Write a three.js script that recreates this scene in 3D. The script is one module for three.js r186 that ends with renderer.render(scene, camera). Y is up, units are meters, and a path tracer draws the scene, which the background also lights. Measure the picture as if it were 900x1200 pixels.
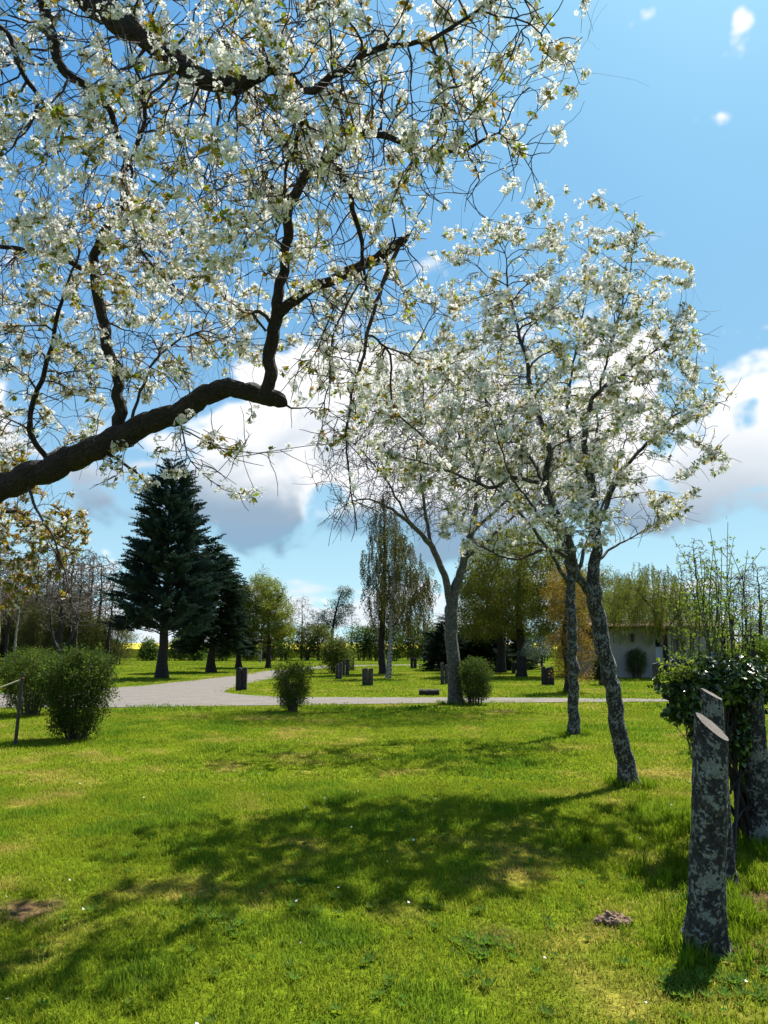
import * as THREE from 'three';
import { mergeGeometries } from 'three/addons/utils/BufferGeometryUtils.js';
import { createNoise2D, createNoise3D } from 'simplex-noise';

// ---------------------------------------------------------------- camera, sky, sun, exposure
const scene = new THREE.Scene();
const FOCAL = 930, PITCH = Math.atan(157 / FOCAL), EYE = 1.6;      // photograph pixels (900 x 1200)
const camera = new THREE.PerspectiveCamera(2 * Math.atan(600 / FOCAL) * 180 / Math.PI, 0.75, 0.05, 3000);
camera.position.set(0, EYE, 0);
camera.rotation.x = PITCH;
const renderer = new THREE.WebGLRenderer();
renderer.toneMapping = THREE.LinearToneMapping;
renderer.toneMappingExposure = 2.6;
renderer.shadowMap.enabled = true;
const SUN_AZ = 37 * Math.PI / 180, SUN_EL = 57 * Math.PI / 180;    // azimuth right of the view
const sunDir = new THREE.Vector3(Math.sin(SUN_AZ) * Math.cos(SUN_EL), Math.sin(SUN_EL), -Math.cos(SUN_AZ) * Math.cos(SUN_EL));
const sun = new THREE.DirectionalLight(new THREE.Color().setRGB(1, 0.95, 0.86), 4.8);
sun.position.copy(sunDir).multiplyScalar(150);
sun.castShadow = true;
Object.assign(sun.shadow.camera, { left: -70, right: 70, top: 70, bottom: -70, near: 1, far: 400 });
sun.shadow.mapSize.set(4096, 4096);
scene.add(sun, sun.target);

// ---------------------------------------------------------------- random numbers and noise
function rng(seed) { let s = seed | 0; return () => { s = (s + 0x6d2b79f5) | 0; let t = Math.imul(s ^ (s >>> 15), 1 | s); t = (t + Math.imul(t ^ (t >>> 7), 61 | t)) ^ t; return ((t ^ (t >>> 14)) >>> 0) / 4294967296; }; }
const N2 = createNoise2D(rng(11)), N3 = createNoise3D(rng(12));
const fbm2 = (x, y, o = 4) => { let s = 0, a = 0.5; for (let i = 0; i < o; i++) { s += a * N2(x, y); x = x * 2.03 + 7.1; y = y * 2.03 - 3.7; a *= 0.5; } return s; };
const fbm3 = (x, y, z, o = 5) => { let s = 0, a = 0.5; for (let i = 0; i < o; i++) { s += a * N3(x, y, z); x = x * 2.02 + 3.1; y = y * 2.02 + 1.7; z = z * 2.02 - 2.3; a *= 0.5; } return s; };
const { lerp, clamp, smoothstep } = THREE.MathUtils;
const V = (x, y, z) => new THREE.Vector3(x, y, z);
const lin = (r, g, b) => new THREE.Color().setRGB(r, g, b);

// ---------------------------------------------------------------- sky: air and clouds
{
  const W = 2560, H = 1280, data = new Float32Array(W * H * 4), K = 1 / 2.45, D = Math.PI / 180;
  const puff = (a, e, a0, e0, ra, re) => Math.exp(-(((a - a0) / ra) ** 2 + ((e - e0) / re) ** 2));
  const ridge = (x, y, z, o) => { let s = 0, a = 0.5; for (let i = 0; i < o; i++) { s += a * (1 - 2 * Math.abs(N3(x, y, z))); x = x * 2.1 + 5; y = y * 2.1; z = z * 2.1 - 3; a *= 0.5; } return s; };   // billows
  for (let r = 0; r < H; r++) {
    const el = ((r + 0.5) / H - 0.5) * Math.PI;
    for (let c = 0; c < W; c++) {
      const th = ((c + 0.5) / W - 0.5) * 2 * Math.PI, x = Math.cos(th) * Math.cos(el), z = Math.sin(th) * Math.cos(el), y = Math.sin(el);
      const o = (r * W + c) * 4;
      if (el < 0) { data[o] = 0.42 * K; data[o + 1] = 0.5 * K; data[o + 2] = 0.55 * K; data[o + 3] = 1; continue; }
      const e = el / D, a = Math.atan2(x, -z) / D, cs = x * sunDir.x + y * sunDir.y + z * sunDir.z;
      const ang = Math.acos(clamp(cs, -1, 1)) / D, glow = Math.exp(-ang / 19), hz = Math.exp(-e / 17);
      let R = Math.max(0.055, -0.04 + 0.66 * hz + 0.95 * glow), G = 0.16 + 0.78 * hz + 1.3 * glow, B = 0.62 + 0.38 * hz + 0.85 * glow;
      if (e < 34) {                                                  // the cumulus bank that rings the horizon, flat grey bases, a clear strip below them
        const wx = fbm3(x * 2.2 + 9, y * 2.6, z * 2.2, 3) * 0.3, dx = x + wx * 0.4, dz = z - wx * 0.35, dy = y + wx * 0.15;
        const soft = fbm3(dx * 3.4 + 3.3, dy * 6 + 1.1, dz * 3.4, 5), bil = ridge(dx * 5.5 + 8, dy * 8.5, dz * 5.5, 6);
        const big = fbm3(x * 1.9 + 5, y * 1.2, z * 1.9 + 2, 2), topE = 22.5 + big * 8, baseE = 6.9 + fbm3(x * 3 + 20, 0, z * 3, 3) * 2, gap = smoothstep(N3(x * 2.6 + 4.1, 0.3, z * 2.6 + 3.2), 0.0, 0.6) * 0.75;
        const d = soft * 0.9 + bil * 0.55 + 0.5 - gap - smoothstep(e, topE - 9, topE + 5) * 1.35 - (1 - smoothstep(e, baseE - 2.4, baseE + 2.2)) * 1.3;
        const alpha = smoothstep(d, -0.04, lerp(0.55, 0.3, smoothstep(e, baseE, baseE + 6))), away = smoothstep(ang, 36, 56);
        const up = smoothstep(e, baseE + 1.2, baseE + 6.5 + soft * 10 + bil * 3), gm = clamp((1 - up) * (0.14 + 0.86 * away) + 0.2 * smoothstep(-bil, -0.15, 0.25) * up * away, 0, 1);
        const t = bil * 0.07 + soft * 0.08;
        R = lerp(R, lerp(1.08, 0.15 + t, gm), alpha); G = lerp(G, lerp(1.08, 0.285 + t, gm), alpha); B = lerp(B, lerp(1.09, 0.43 + t, gm), alpha);
        const lowd = fbm3(x * 7 + 31, y * 26, z * 7, 5) + 0.22 - smoothstep(e, 3.6, 6.4) * 0.8, la = smoothstep(lowd, 0, 0.34) * 0.85;   // small low clouds
        R = lerp(R, 0.86, la); G = lerp(G, 0.9, la); B = lerp(B, 0.95, la);
      }
      const g = fbm3(x * 13 + 50, y * 15, z * 13, 6), wide = fbm3(x * 3 + 70, y * 3, z * 3, 2);       // scattered fair-weather shreds
      const seedp = puff(a - (e - 38.4) * 0.5, e, 26.8, 38.4, 1.4, 1.5) + 0.85 * puff(a + (e - 33.4) * 1.2, e, 25.4, 33.4, 1.7, 0.8) + 0.7 * puff(a, e, 27.1, 32.1, 1.0, 0.6) + 0.34 * puff(a, e, 18.9, 34.1, 1.2, 0.7);
      const sd = g * 1.4 + seedp * 1.25 + Math.max(0, wide - 0.45) * 1.2 - 0.8, sa = smoothstep(sd, 0, 0.42) * 0.97;
      R = lerp(R, 1.05, sa); G = lerp(G, 1.06, sa); B = lerp(B, 1.08, sa);
      data[o] = R * K; data[o + 1] = G * K; data[o + 2] = B * K; data[o + 3] = 1;
    }
  }
  const t = new THREE.DataTexture(data, W, H, THREE.RGBAFormat, THREE.FloatType);
  t.mapping = THREE.EquirectangularReflectionMapping; t.magFilter = t.minFilter = THREE.LinearFilter; t.needsUpdate = true;
  scene.background = t; scene.environment = t;
}

// ---------------------------------------------------------------- pixels to places
const CP = Math.cos(PITCH), SP = Math.sin(PITCH);
function ray(px, py) { const xn = (px - 450) / FOCAL, yn = (600 - py) / FOCAL; return [xn, SP + yn * CP, CP - yn * SP]; }   // right, up, forward
function at(px, py, fwd) { const [x, u, f] = ray(px, py), s = fwd / f; return V(x * s, EYE + u * s, -fwd); }
function onGround(px, py) { const [x, u, f] = ray(px, py), s = EYE / -u; return V(x * s, 0, -f * s); }
const groundH = (x, z) => { const d = Math.hypot(x, z); return 0.05 * N2(x * 0.11, z * 0.11) * smoothstep(d, 2, 8) * (1 - smoothstep(d, 12, 19)) + 0.018 * N2(x * 0.5 + 9, z * 0.5) * (1 - smoothstep(d, 14, 19)); };

// ---------------------------------------------------------------- textures
function pnoise(period, seed) {            // tiling value noise
  const r = rng(seed), g = new Float32Array(period * period).map(() => r());
  return (u, v) => { const x = u * period, y = v * period, i = Math.floor(x), j = Math.floor(y), fx = x - i, fy = y - j, sx = fx * fx * (3 - 2 * fx), sy = fy * fy * (3 - 2 * fy);
    const G = (a, b) => g[((b % period + period) % period) * period + ((a % period + period) % period)];
    return lerp(lerp(G(i, j), G(i + 1, j), sx), lerp(G(i, j + 1), G(i + 1, j + 1), sx), sy); };
}
function tex(size, fn, srgb = true) {
  const d = new Uint8Array(size * size * 4);
  for (let y = 0; y < size; y++) for (let x = 0; x < size; x++) { const c = fn(x / size, y / size), o = (y * size + x) * 4; for (let k = 0; k < 3; k++) d[o + k] = clamp(c[k], 0, 1) * 255; d[o + 3] = 255; }
  const t = new THREE.DataTexture(d, size, size);
  t.wrapS = t.wrapT = THREE.RepeatWrapping; t.magFilter = t.minFilter = THREE.LinearFilter; t.colorSpace = srgb ? THREE.SRGBColorSpace : THREE.NoColorSpace; t.needsUpdate = true;
  return t;
}
const gray = (v) => [v, v, v];
const nA = [4, 8, 16, 32, 64, 128].map((p, i) => pnoise(p, 100 + i)), nB = [3, 7, 13, 29, 61, 127].map((p, i) => pnoise(p, 200 + i));
const pf = (n, u, v, from, to) => { let s = 0, w = 0, a = 1; for (let i = from; i <= to; i++) { s += a * n[i](u, v); w += a; a *= 0.62; } return s / w; };
const mix3 = (a, b, t) => a.map((x, i) => lerp(x, b[i], t));
const S = smoothstep;
// bark: u goes round (0..1 once per 0.5 m), v along
function barkTex(base, dark, lichen, amount, ridge) {
  return tex(512, (u, v) => {
    const fis = pf(nA, u * 2, v * 0.5 * 2, 2, 5) * ridge + pf(nB, u, v, 3, 5) * (1 - ridge);
    let c = mix3(dark, base, S(fis, 0.3, 0.68));
    const l = pf(nB, u, v, 2, 5), l2 = pf(nA, u, v, 3, 5), l3 = pf(nB, u * 0.5 + 0.3, v * 0.5, 0, 1);
    c = mix3(c, lichen, S(l * 0.4 + l2 * 0.42 + l3 * 0.18, 1 - amount - 0.05, 1 - amount + 0.06) * (0.5 + 0.45 * pf(nA, u, v, 4, 5)));
    return c;
  });
}
const barkBump = tex(512, (u, v) => gray(0.55 * pf(nA, u * 2, v, 2, 5) + 0.45 * pf(nB, u, v, 2, 5)), false);
const mat = (o) => new THREE.MeshStandardMaterial({ roughness: 0.9, ...o });
const leafMat = (color, through = 0.45, o = {}) => new THREE.MeshPhysicalMaterial({ color, roughness: 1, transmission: through, specularIntensity: 0.3, side: THREE.DoubleSide, vertexColors: true, ...o });
const M = {
  cherryBark: mat({ map: barkTex([0.23, 0.19, 0.16], [0.08, 0.06, 0.05], [0.42, 0.44, 0.37], 0.37, 0.5), bumpMap: barkBump, bumpScale: 0.02 }),
  darkBark: mat({ map: barkTex([0.2, 0.16, 0.14], [0.08, 0.06, 0.055], [0.3, 0.31, 0.25], 0.34, 0.6), bumpMap: barkBump, bumpScale: 0.04 }),
  lichenBark: mat({ map: barkTex([0.22, 0.205, 0.19], [0.1, 0.09, 0.08], [0.54, 0.56, 0.52], 0.455, 0.4), bumpMap: barkBump, bumpScale: 0.04 }),
  greyBark: mat({ map: barkTex([0.34, 0.32, 0.28], [0.18, 0.16, 0.14], [0.47, 0.47, 0.4], 0.42, 0.4), bumpMap: barkBump, bumpScale: 0.015 }),
  birchBark: mat({ map: tex(256, (u, v) => { const k = S(pf(nA, u * 0.6, v * 3, 1, 3), 0.44, 0.56); return mix3([0.6, 0.58, 0.54], [0.1, 0.09, 0.08], k); }), bumpMap: barkBump, bumpScale: 0.008 }),
  twig: mat({ color: lin(0.045, 0.03, 0.026) }),
  paleTwig: mat({ color: lin(0.085, 0.066, 0.046) }),
  darkTwig: mat({ color: lin(0.06, 0.047, 0.036) }),
  wood: mat({ map: barkTex([0.3, 0.27, 0.24], [0.15, 0.13, 0.115], [0.4, 0.39, 0.34], 0.25, 0.9), bumpMap: barkBump, bumpScale: 0.01 }),
  darkWood: mat({ map: barkTex([0.19, 0.16, 0.14], [0.09, 0.075, 0.065], [0.26, 0.25, 0.21], 0.25, 0.9), bumpMap: barkBump, bumpScale: 0.01 }),
  cut: mat({ map: tex(256, (u, v) => { const r = Math.hypot(u - 0.5, v - 0.5) + 0.02 * nA[1](u, v); const ring = 0.5 + 0.5 * Math.sin(r * 70), n = pf(nB, u, v, 2, 4), crack = S(nA[2](u * 0.7, v * 2.2), 0.78, 0.86); return mix3(mix3([0.4, 0.37, 0.33], [0.27, 0.245, 0.22], ring * 0.5 + n * 0.5), [0.12, 0.1, 0.09], crack); }) }),
  petal: leafMat(0xffffff, 0.35),
  leaf: leafMat(0xffffff, 0.5, { specularIntensity: 0.15 }),
  ivy: leafMat(0xffffff, 0.12, { roughness: 0.32, specularIntensity: 0.9 }),
  needle: leafMat(0xffffff, 0.15),
  blade: leafMat(0xffffff, 0.5, { specularIntensity: 0.03 }),
};

// ---------------------------------------------------------------- mesh helpers
class Buf {                                 // collects triangles
  constructor() { this.p = []; this.n = []; this.uv = []; this.c = []; this.i = []; }
  get count() { return this.p.length / 3; }
  vert(p, n, u, v, c) { this.p.push(p.x, p.y, p.z); if (n) this.n.push(n.x, n.y, n.z); this.uv.push(u, v); if (c) this.c.push(c[0], c[1], c[2]); return this.count - 1; }
  tube(pts, rad, sides, bump = 0, seed = 0) {
    const n = pts.length; let up = Math.abs(pts[n - 1].clone().sub(pts[0]).normalize().y) > 0.9 ? V(1, 0, 0) : V(0, 1, 0), len = 0;
    const t = V(), a = V(), b = V(), q = V(), nn = V(), first = this.count;
    for (let k = 0; k < n; k++) {
      t.copy(pts[Math.min(n - 1, k + 1)]).sub(pts[Math.max(0, k - 1)]).normalize();
      a.crossVectors(t, up).normalize(); if (a.lengthSq() < 0.5) a.set(1, 0, 0); b.crossVectors(a, t); up = b.clone();
      if (k) len += pts[k].distanceTo(pts[k - 1]);
      for (let s = 0; s <= sides; s++) {
        const w = s / sides * Math.PI * 2; nn.copy(a).multiplyScalar(Math.cos(w)).addScaledVector(b, Math.sin(w));
        let r = rad[k]; if (bump) r *= 1 + bump * (fbm3(nn.x * 1.3 + seed, len * 3, nn.z * 1.3 + nn.y, 3) + 0.5 * fbm3(nn.x * 4 + seed, len * 9, nn.z * 4, 2));
        q.copy(pts[k]).addScaledVector(nn, r);
        this.vert(q, nn, s / sides * Math.max(1, Math.round(rad[0] * 2 * Math.PI / 0.6)), len / 0.6 + seed * 0.37);
      }
    }
    for (let k = 0; k < n - 1; k++) for (let s = 0; s < sides; s++) { const o = first + k * (sides + 1) + s, p = o + sides + 1; this.i.push(o, p, o + 1, o + 1, p, p + 1); }
    return this;
  }
  cap(c, ring, normal) { const o = this.vert(c, normal, 0.5, 0.5); const m = ring.length, st = this.count; ring.forEach((p, k) => this.vert(p, normal, 0.5 + 0.48 * Math.cos(k / m * 6.283), 0.5 + 0.48 * Math.sin(k / m * 6.283))); const turn = V().subVectors(ring[0], c).cross(V().subVectors(ring[Math.floor(m / 4)], c)).dot(normal) < 0; for (let k = 0; k < m; k++) turn ? this.i.push(o, st + (k + 1) % m, st + k) : this.i.push(o, st + k, st + (k + 1) % m); }
  tri(a, b, c, col) { const o = this.count, n = V().subVectors(b, a).cross(V().subVectors(c, a)).normalize(); for (const p of [a, b, c]) this.vert(p, n, 0, 0, col); this.i.push(o, o + 1, o + 2); }
  quad(a, b, c, d, col) { this.tri(a, b, c, col); this.tri(a, c, d, col); }
  geo(shift) {
    const g = new THREE.BufferGeometry();
    g.setAttribute('position', new THREE.Float32BufferAttribute(this.p, 3));
    g.setAttribute('uv', new THREE.Float32BufferAttribute(this.uv, 2));
    if (this.c.length) g.setAttribute('color', new THREE.Float32BufferAttribute(this.c, 3));
    g.setIndex(this.i);
    if (this.n.length === this.p.length) g.setAttribute('normal', new THREE.Float32BufferAttribute(this.n, 3)); else g.computeVertexNormals();
    if (shift) g.translate(-shift.x, -shift.y, -shift.z);
    return g;
  }
}
const used = {};
const numbered = (n) => { const k = used[n] = (used[n] ?? -1) + 1; return k ? n + '_' + String(k).padStart(3, '0') : n; };
function tag(o, label, category, group, kind) { o.userData.label = label; if (category) o.userData.category = category; if (group) o.userData.group = group; if (kind) o.userData.kind = kind; return o; }
function thing(name, pos, label, category, group) { const g = new THREE.Group(); g.name = numbered(name); g.position.copy(pos); scene.add(g); return tag(g, label, category, group); }
function part(name, geo, material, parent, kind) { const m = new THREE.Mesh(geo, material); m.name = name; m.castShadow = m.receiveShadow = true; parent.add(m); if (kind) m.userData.kind = kind; return m; }
function solo(name, geo, material, pos, label, category, group, kind) { const m = part(numbered(name), geo, material, scene); m.position.copy(pos); return tag(m, label, category, group, kind); }
function inst(name, geo, material, list, parent, shift) {
  const m = new THREE.InstancedMesh(geo, material, list.length), mt = new THREE.Matrix4(), sc = V(), p = V(), c = new THREE.Color();
  m.name = name; m.userData.kind = 'stuff'; m.castShadow = m.receiveShadow = true;
  list.forEach((t, k) => { p.copy(t.p); if (shift) p.sub(shift); const s = t.s ?? 1; s.isVector3 ? sc.copy(s) : sc.set(s, s, s); m.setMatrixAt(k, mt.compose(p, t.q, sc)); if (t.c) m.setColorAt(k, c.setRGB(...t.c)); });
  parent.add(m); return m;
}
const Y = V(0, 1, 0);
const aim = (d, spin) => new THREE.Quaternion().setFromUnitVectors(Y, d).multiply(new THREE.Quaternion().setFromAxisAngle(Y, spin));
const onSphere = (r) => { const u = r() * 2 - 1, t = r() * Math.PI * 2, s = Math.sqrt(1 - u * u); return V(s * Math.cos(t), u, s * Math.sin(t)); };
const vary = (c, r, k) => { const f = 1 + (r() * 2 - 1) * k; return [c[0] * f * (1 + (r() - 0.5) * k * 0.6), c[1] * f, c[2] * f * (1 + (r() - 0.5) * k * 0.6)]; };

// ---------------------------------------------------------------- leaf and flower shapes (used by instances)
function leafShape(b, o, dir, side, L, W, fold, col) {             // a folded leaf of four triangles
  const up = V().crossVectors(dir, side).normalize(), m = o.clone().addScaledVector(dir, L * 0.45), tip = o.clone().addScaledVector(dir, L).addScaledVector(up, -L * 0.12);
  const l = m.clone().addScaledVector(side, W / 2).addScaledVector(up, fold), r = m.clone().addScaledVector(side, -W / 2).addScaledVector(up, fold);
  b.tri(o, m, l, col); b.tri(m, tip, l, col); b.tri(o, r, m, col); b.tri(m, r, tip, col);
}
function flower(b, o, dir, R, r) {                                   // five cupped petals and a greenish eye
  const a = V().crossVectors(dir, Math.abs(dir.y) > 0.8 ? V(1, 0, 0) : Y).normalize(), c = V().crossVectors(dir, a), ph = r() * 6.28, cup = R * (0.15 + r() * 0.35);
  for (let k = 0; k < 5; k++) {
    const w = ph + k * 1.2566, pt = (ww, rr, h) => o.clone().addScaledVector(a, Math.cos(ww) * rr).addScaledVector(c, Math.sin(ww) * rr).addScaledVector(dir, h);
    const j = 0.92 + r() * 0.16, col = [0.83 * j, 0.82 * j, 0.79 * j];
    const l = pt(w - 0.56, R * 0.72, cup * 0.6), rr = pt(w + 0.56, R * 0.72, cup * 0.6), t1 = pt(w - 0.25, R, cup), t2 = pt(w + 0.25, R, cup), n = pt(w, R * 0.12, 0);
    b.tri(n, l, rr, col); b.tri(l, t1, rr, col); b.tri(t1, t2, rr, col);
  }
  const e = R * 0.24; b.tri(o.clone().addScaledVector(a, e).addScaledVector(dir, 0.003), o.clone().addScaledVector(a, -e * 0.5).addScaledVector(c, e).addScaledVector(dir, 0.003), o.clone().addScaledVector(a, -e * 0.5).addScaledVector(c, -e).addScaledVector(dir, 0.003), [0.36, 0.4, 0.1]);
}
function blossomGeo(seed, nf, R, spread) {                           // an umbel on stalks, axis +y
  const r = rng(seed), b = new Buf();
  for (let k = 0; k < nf; k++) {
    const d = onSphere(r); d.y = Math.abs(d.y) * 0.7 + 0.15; d.normalize();
    const p = d.clone().multiplyScalar(spread * (0.55 + 0.45 * r())), face = d.clone().add(onSphere(r).multiplyScalar(0.5)).normalize(), s = V().crossVectors(d, V(0.3, 0.2, 1)).normalize().multiplyScalar(0.0009);
    b.tri(s, s.clone().negate(), p, [0.14, 0.19, 0.04]);
    flower(b, p, face, R * (0.85 + r() * 0.3), r);
  }
  return b.geo();
}
function sprigGeo(seed, n, L, W, spread, cols) {                     // a tuft of young leaves
  const r = rng(seed), b = new Buf();
  for (let k = 0; k < n; k++) {
    const d = onSphere(r); d.y = Math.abs(d.y) + 0.1; d.normalize();
    const side = V().crossVectors(d, onSphere(r)).normalize();
    leafShape(b, d.clone().multiplyScalar(spread * r()), d, side, L * (0.6 + r() * 0.6), W * (0.7 + r() * 0.5), W * 0.12, cols[Math.floor(r() * cols.length)]);
  }
  return b.geo();
}
function clumpGeo(seed, n, R, L, W, cols, stalk) {                       // leaves scattered through a ball
  const r = rng(seed), b = new Buf();
  for (let k = 0; k < n; k++) {
    const o = onSphere(r).multiplyScalar(R * Math.cbrt(r())), d = onSphere(r).addScaledVector(o, 1 / R).normalize(), side = V().crossVectors(d, onSphere(r)).normalize();
    leafShape(b, o, d, side, L * (0.6 + r() * 0.7), W * (0.7 + r() * 0.5), W * 0.15, cols[Math.floor(r() * cols.length)]);
    if (stalk && k % stalk === 0) { const e = o.clone().multiplyScalar(0.05), w = V(0.004, 0, 0.003); b.tri(e.clone().add(w), e.clone().sub(w), o, [0.06, 0.05, 0.03]); }
  }
  return b.geo();
}
const BRONZE = [[0.27, 0.16, 0.02], [0.2, 0.18, 0.02], [0.3, 0.19, 0.025], [0.17, 0.2, 0.02], [0.22, 0.22, 0.025]];
const G = {
  bloom: [1, 2, 3, 4].map((k) => blossomGeo(300 + k, 7, 0.0165, 0.05)),
  bloomFar: [1, 2, 3].map((k) => blossomGeo(320 + k, 8, 0.02, 0.07)),
  sprig: [1, 2, 3].map((k) => sprigGeo(340 + k, 5, 0.062, 0.03, 0.02, BRONZE)),
  sprigFar: [1, 2].map((k) => sprigGeo(350 + k, 5, 0.06, 0.03, 0.03, [[0.22, 0.23, 0.03], [0.18, 0.22, 0.03], [0.27, 0.2, 0.03], [0.15, 0.19, 0.022]])),
};

// ---------------------------------------------------------------- growing branches towards points in a crown (space colonisation)
function colonise(seeds, attract, { step, kill, reach = 99, tip = 0.0025, power = 2.4, wander = 0.15, sag = 0, wob = 0.016, seed = 1, rounds = 200, most = 26000 }) {
  const r = rng(seed), nodes = [], add = (p, parent, rMin = 0) => { nodes.push({ p, parent, kids: [], r: rMin, fixed: rMin > 0 }); if (parent >= 0) nodes[parent].kids.push(nodes.length - 1); return nodes.length - 1; };
  const nearest = (p) => { let b = -1, bd = 1e9; nodes.forEach((n, i) => { const d = n.p.distanceToSquared(p); if (d < bd) { bd = d; b = i; } }); return b; };
  for (const s of seeds) {                                          // each: list of [Vector3, radius]; later ones spring from the nearest node
    const curve = new THREE.CatmullRomCurve3(s.map((q) => q[0]), false, 'centripetal'), len = curve.getLength(), n = Math.max(2, Math.ceil(len / step));
    let prev = nodes.length ? nearest(s[0][0]) : -1;
    for (let k = (prev >= 0 ? 1 : 0); k <= n; k++) {
      const u = k / n * (s.length - 1), i = Math.min(s.length - 2, Math.floor(u));
      const p = curve.getPoint(k / n); if (k && k < n) { const w = 0.01 + Math.min(wob, s[i][1] * 0.4), o = s[0][0].x * 9; p.add(V(N3(p.x * 3.4 + o, p.y * 3.4, p.z * 3.4), N3(p.x * 3.4 + 40, p.y * 3.4 + o, p.z * 3.4), N3(p.x * 3.4 + 80, p.y * 3.4, p.z * 3.4 + o)).multiplyScalar(w * Math.min(1, k / 3))).add(onSphere(r).multiplyScalar(step * wander * 0.3)); }
      prev = add(p, prev, lerp(s[i][1], s[i + 1][1], u - i));
    }
  }
  let A = attract.map((p) => ({ p, d: 1e9, n: -1 })), from = 0;
  for (let it = 0; it < rounds && A.length && nodes.length < most; it++) {
    for (const a of A) for (let k = from; k < nodes.length; k++) { const d = a.p.distanceToSquared(nodes[k].p); if (d < a.d) { a.d = d; a.n = k; } }
    from = nodes.length;
    A = A.filter((a) => a.d > kill * kill);
    const pull = new Map();
    for (const a of A) if (a.d < reach * reach) { if (!pull.has(a.n)) pull.set(a.n, V()); pull.get(a.n).add(a.p.clone().sub(nodes[a.n].p).normalize()); }
    if (!pull.size) break;
    for (const [k, d] of pull) {
      const n = nodes[k]; if (n.kids.length > 4) continue;
      d.normalize(); if (n.parent >= 0) d.addScaledVector(n.p.clone().sub(nodes[n.parent].p).normalize(), 0.55);
      d.addScaledVector(onSphere(r), wander * 2); d.y -= sag; d.normalize();
      const q = n.p.clone().addScaledVector(d, step * (0.8 + r() * 0.4));
      if (n.kids.some((c) => nodes[c].p.distanceToSquared(q) < step * step * 0.12)) { d.addScaledVector(onSphere(r), 0.8).normalize(); q.copy(n.p).addScaledVector(d, step); }
      add(q, k);
    }
  }
  for (let k = nodes.length - 1; k >= 0; k--) {
    const n = nodes[k]; let s = 0; for (const c of n.kids) s += nodes[c].r ** power;
    const own = n.kids.length ? s ** (1 / power) : tip;
    n.r = n.fixed ? Math.max(n.r, Math.min(own, n.r * 1.12)) : own;
  }
  nodes.forEach((n) => { if (n.parent >= 0 && !n.fixed) n.r = Math.min(n.r, nodes[n.parent].r * 0.85); });
  return nodes;
}
function chains(nodes) {                                            // each chain follows the thickest child
  const out = [], start = [[0, -1]];
  for (let k = 1; k < nodes.length; k++) if (nodes[k].parent < 0) start.push([k, -1]);
  while (start.length) {
    const [k0, parent] = start.pop(), c = []; if (parent >= 0) c.push(parent);
    let k = k0;
    for (;;) { c.push(k); const kids = nodes[k].kids; if (!kids.length) break; let b = kids[0]; for (const q of kids) if (nodes[q].r > nodes[b].r) b = q; for (const q of kids) if (q !== b) start.push([q, k]); k = b; }
    out.push(c);
  }
  return out;
}
// turns grown nodes into parts of a tree: trunk, thick limbs one by one, and the mass of twigs
function wood(root, nodes, { bark, twig, limbR = 0.03, sides = 14, bump = 0.1, thin = 0, flare = 0, spare = 0, spareL = 0.3 }) {
  const base = root.position, cs = chains(nodes), tw = new Buf(); let first = true;
  for (const c of cs) {
    const thickest = nodes[c[Math.min(1, c.length - 1)]].r;
    const pts = c.map((k) => nodes[k].p), rad = c.map((k, j) => (j === 0 && c.length > 1 && !first ? Math.min(nodes[k].r, nodes[c[1]].r) : nodes[k].r));
    if (first || thickest > limbR) {
      let cut = c.length; while (cut > 2 && nodes[c[cut - 1]].r < limbR * 0.4) cut--;
      const P = pts.slice(0, cut), R = rad.slice(0, cut);
      if (first && flare) R.forEach((_, j) => { const h = P[j].y - P[0].y; R[j] *= 1 + flare * Math.exp(-Math.max(0, h) / 0.16); });
      const cv = new THREE.CatmullRomCurve3(P), m = Math.min(160, P.length * 2 + 1), PP = [], RR = [];
      for (let j = 0; j < m; j++) { const u = j / (m - 1); PP.push(cv.getPoint(u)); const f = u * (P.length - 1), i = Math.min(P.length - 2, Math.floor(f)); RR.push(lerp(R[i], R[i + 1], f - i)); }
      const b = new Buf().tube(PP, RR, first ? sides : Math.max(7, sides - 5), bump, c[0] * 1.7);
      if (RR[m - 1] > 0.012) { const e = PP[m - 1], d = e.clone().sub(PP[m - 2]).normalize(), st = b.count - ((first ? sides : Math.max(7, sides - 5)) + 1), ring = []; for (let q = st; q < b.count - 1; q++) ring.push(V(b.p[q * 3], b.p[q * 3 + 1], b.p[q * 3 + 2])); b.cap(e.clone().addScaledVector(d, 0.004), ring, d); }
      part(first ? 'trunk' : 'limb', b.geo(base), bark, root);
      if (cut < c.length) tw.tube(pts.slice(cut - 1), rad.slice(cut - 1).map((x) => Math.max(thin, x)), 4);
    } else if (pts.length > 1) tw.tube(pts, rad.map((x) => Math.max(thin, x)), thickest > 0.012 ? 5 : 3);
    first = false;
  }
  if (spare) {                                                    // short bare side twigs
    const q = rng(nodes.length), cand = nodes.filter((n) => n.r < 0.016 && n.parent >= 0);
    for (let k = 0; k < spare; k++) {
      const n = cand[Math.floor(q() * cand.length)], d = onSphere(q).addScaledVector(n.p.clone().sub(nodes[n.parent].p).normalize(), 0.6).normalize(), L = spareL * (0.4 + q() * 0.9), P = [n.p.clone()];
      for (let j = 1; j <= 4; j++) { d.addScaledVector(onSphere(q), 0.28); d.y -= 0.06; d.normalize(); P.push(P[j - 1].clone().addScaledVector(d, L / 4)); }
      const r0 = Math.max(thin, Math.min(n.r, 0.0048)); tw.tube(P, [r0, r0 * 0.95, r0 * 0.85, r0 * 0.75, r0 * 0.55], 3);
    }
  }
  if (tw.count) part('twigs', tw.geo(base), twig, root, 'stuff');
}
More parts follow.
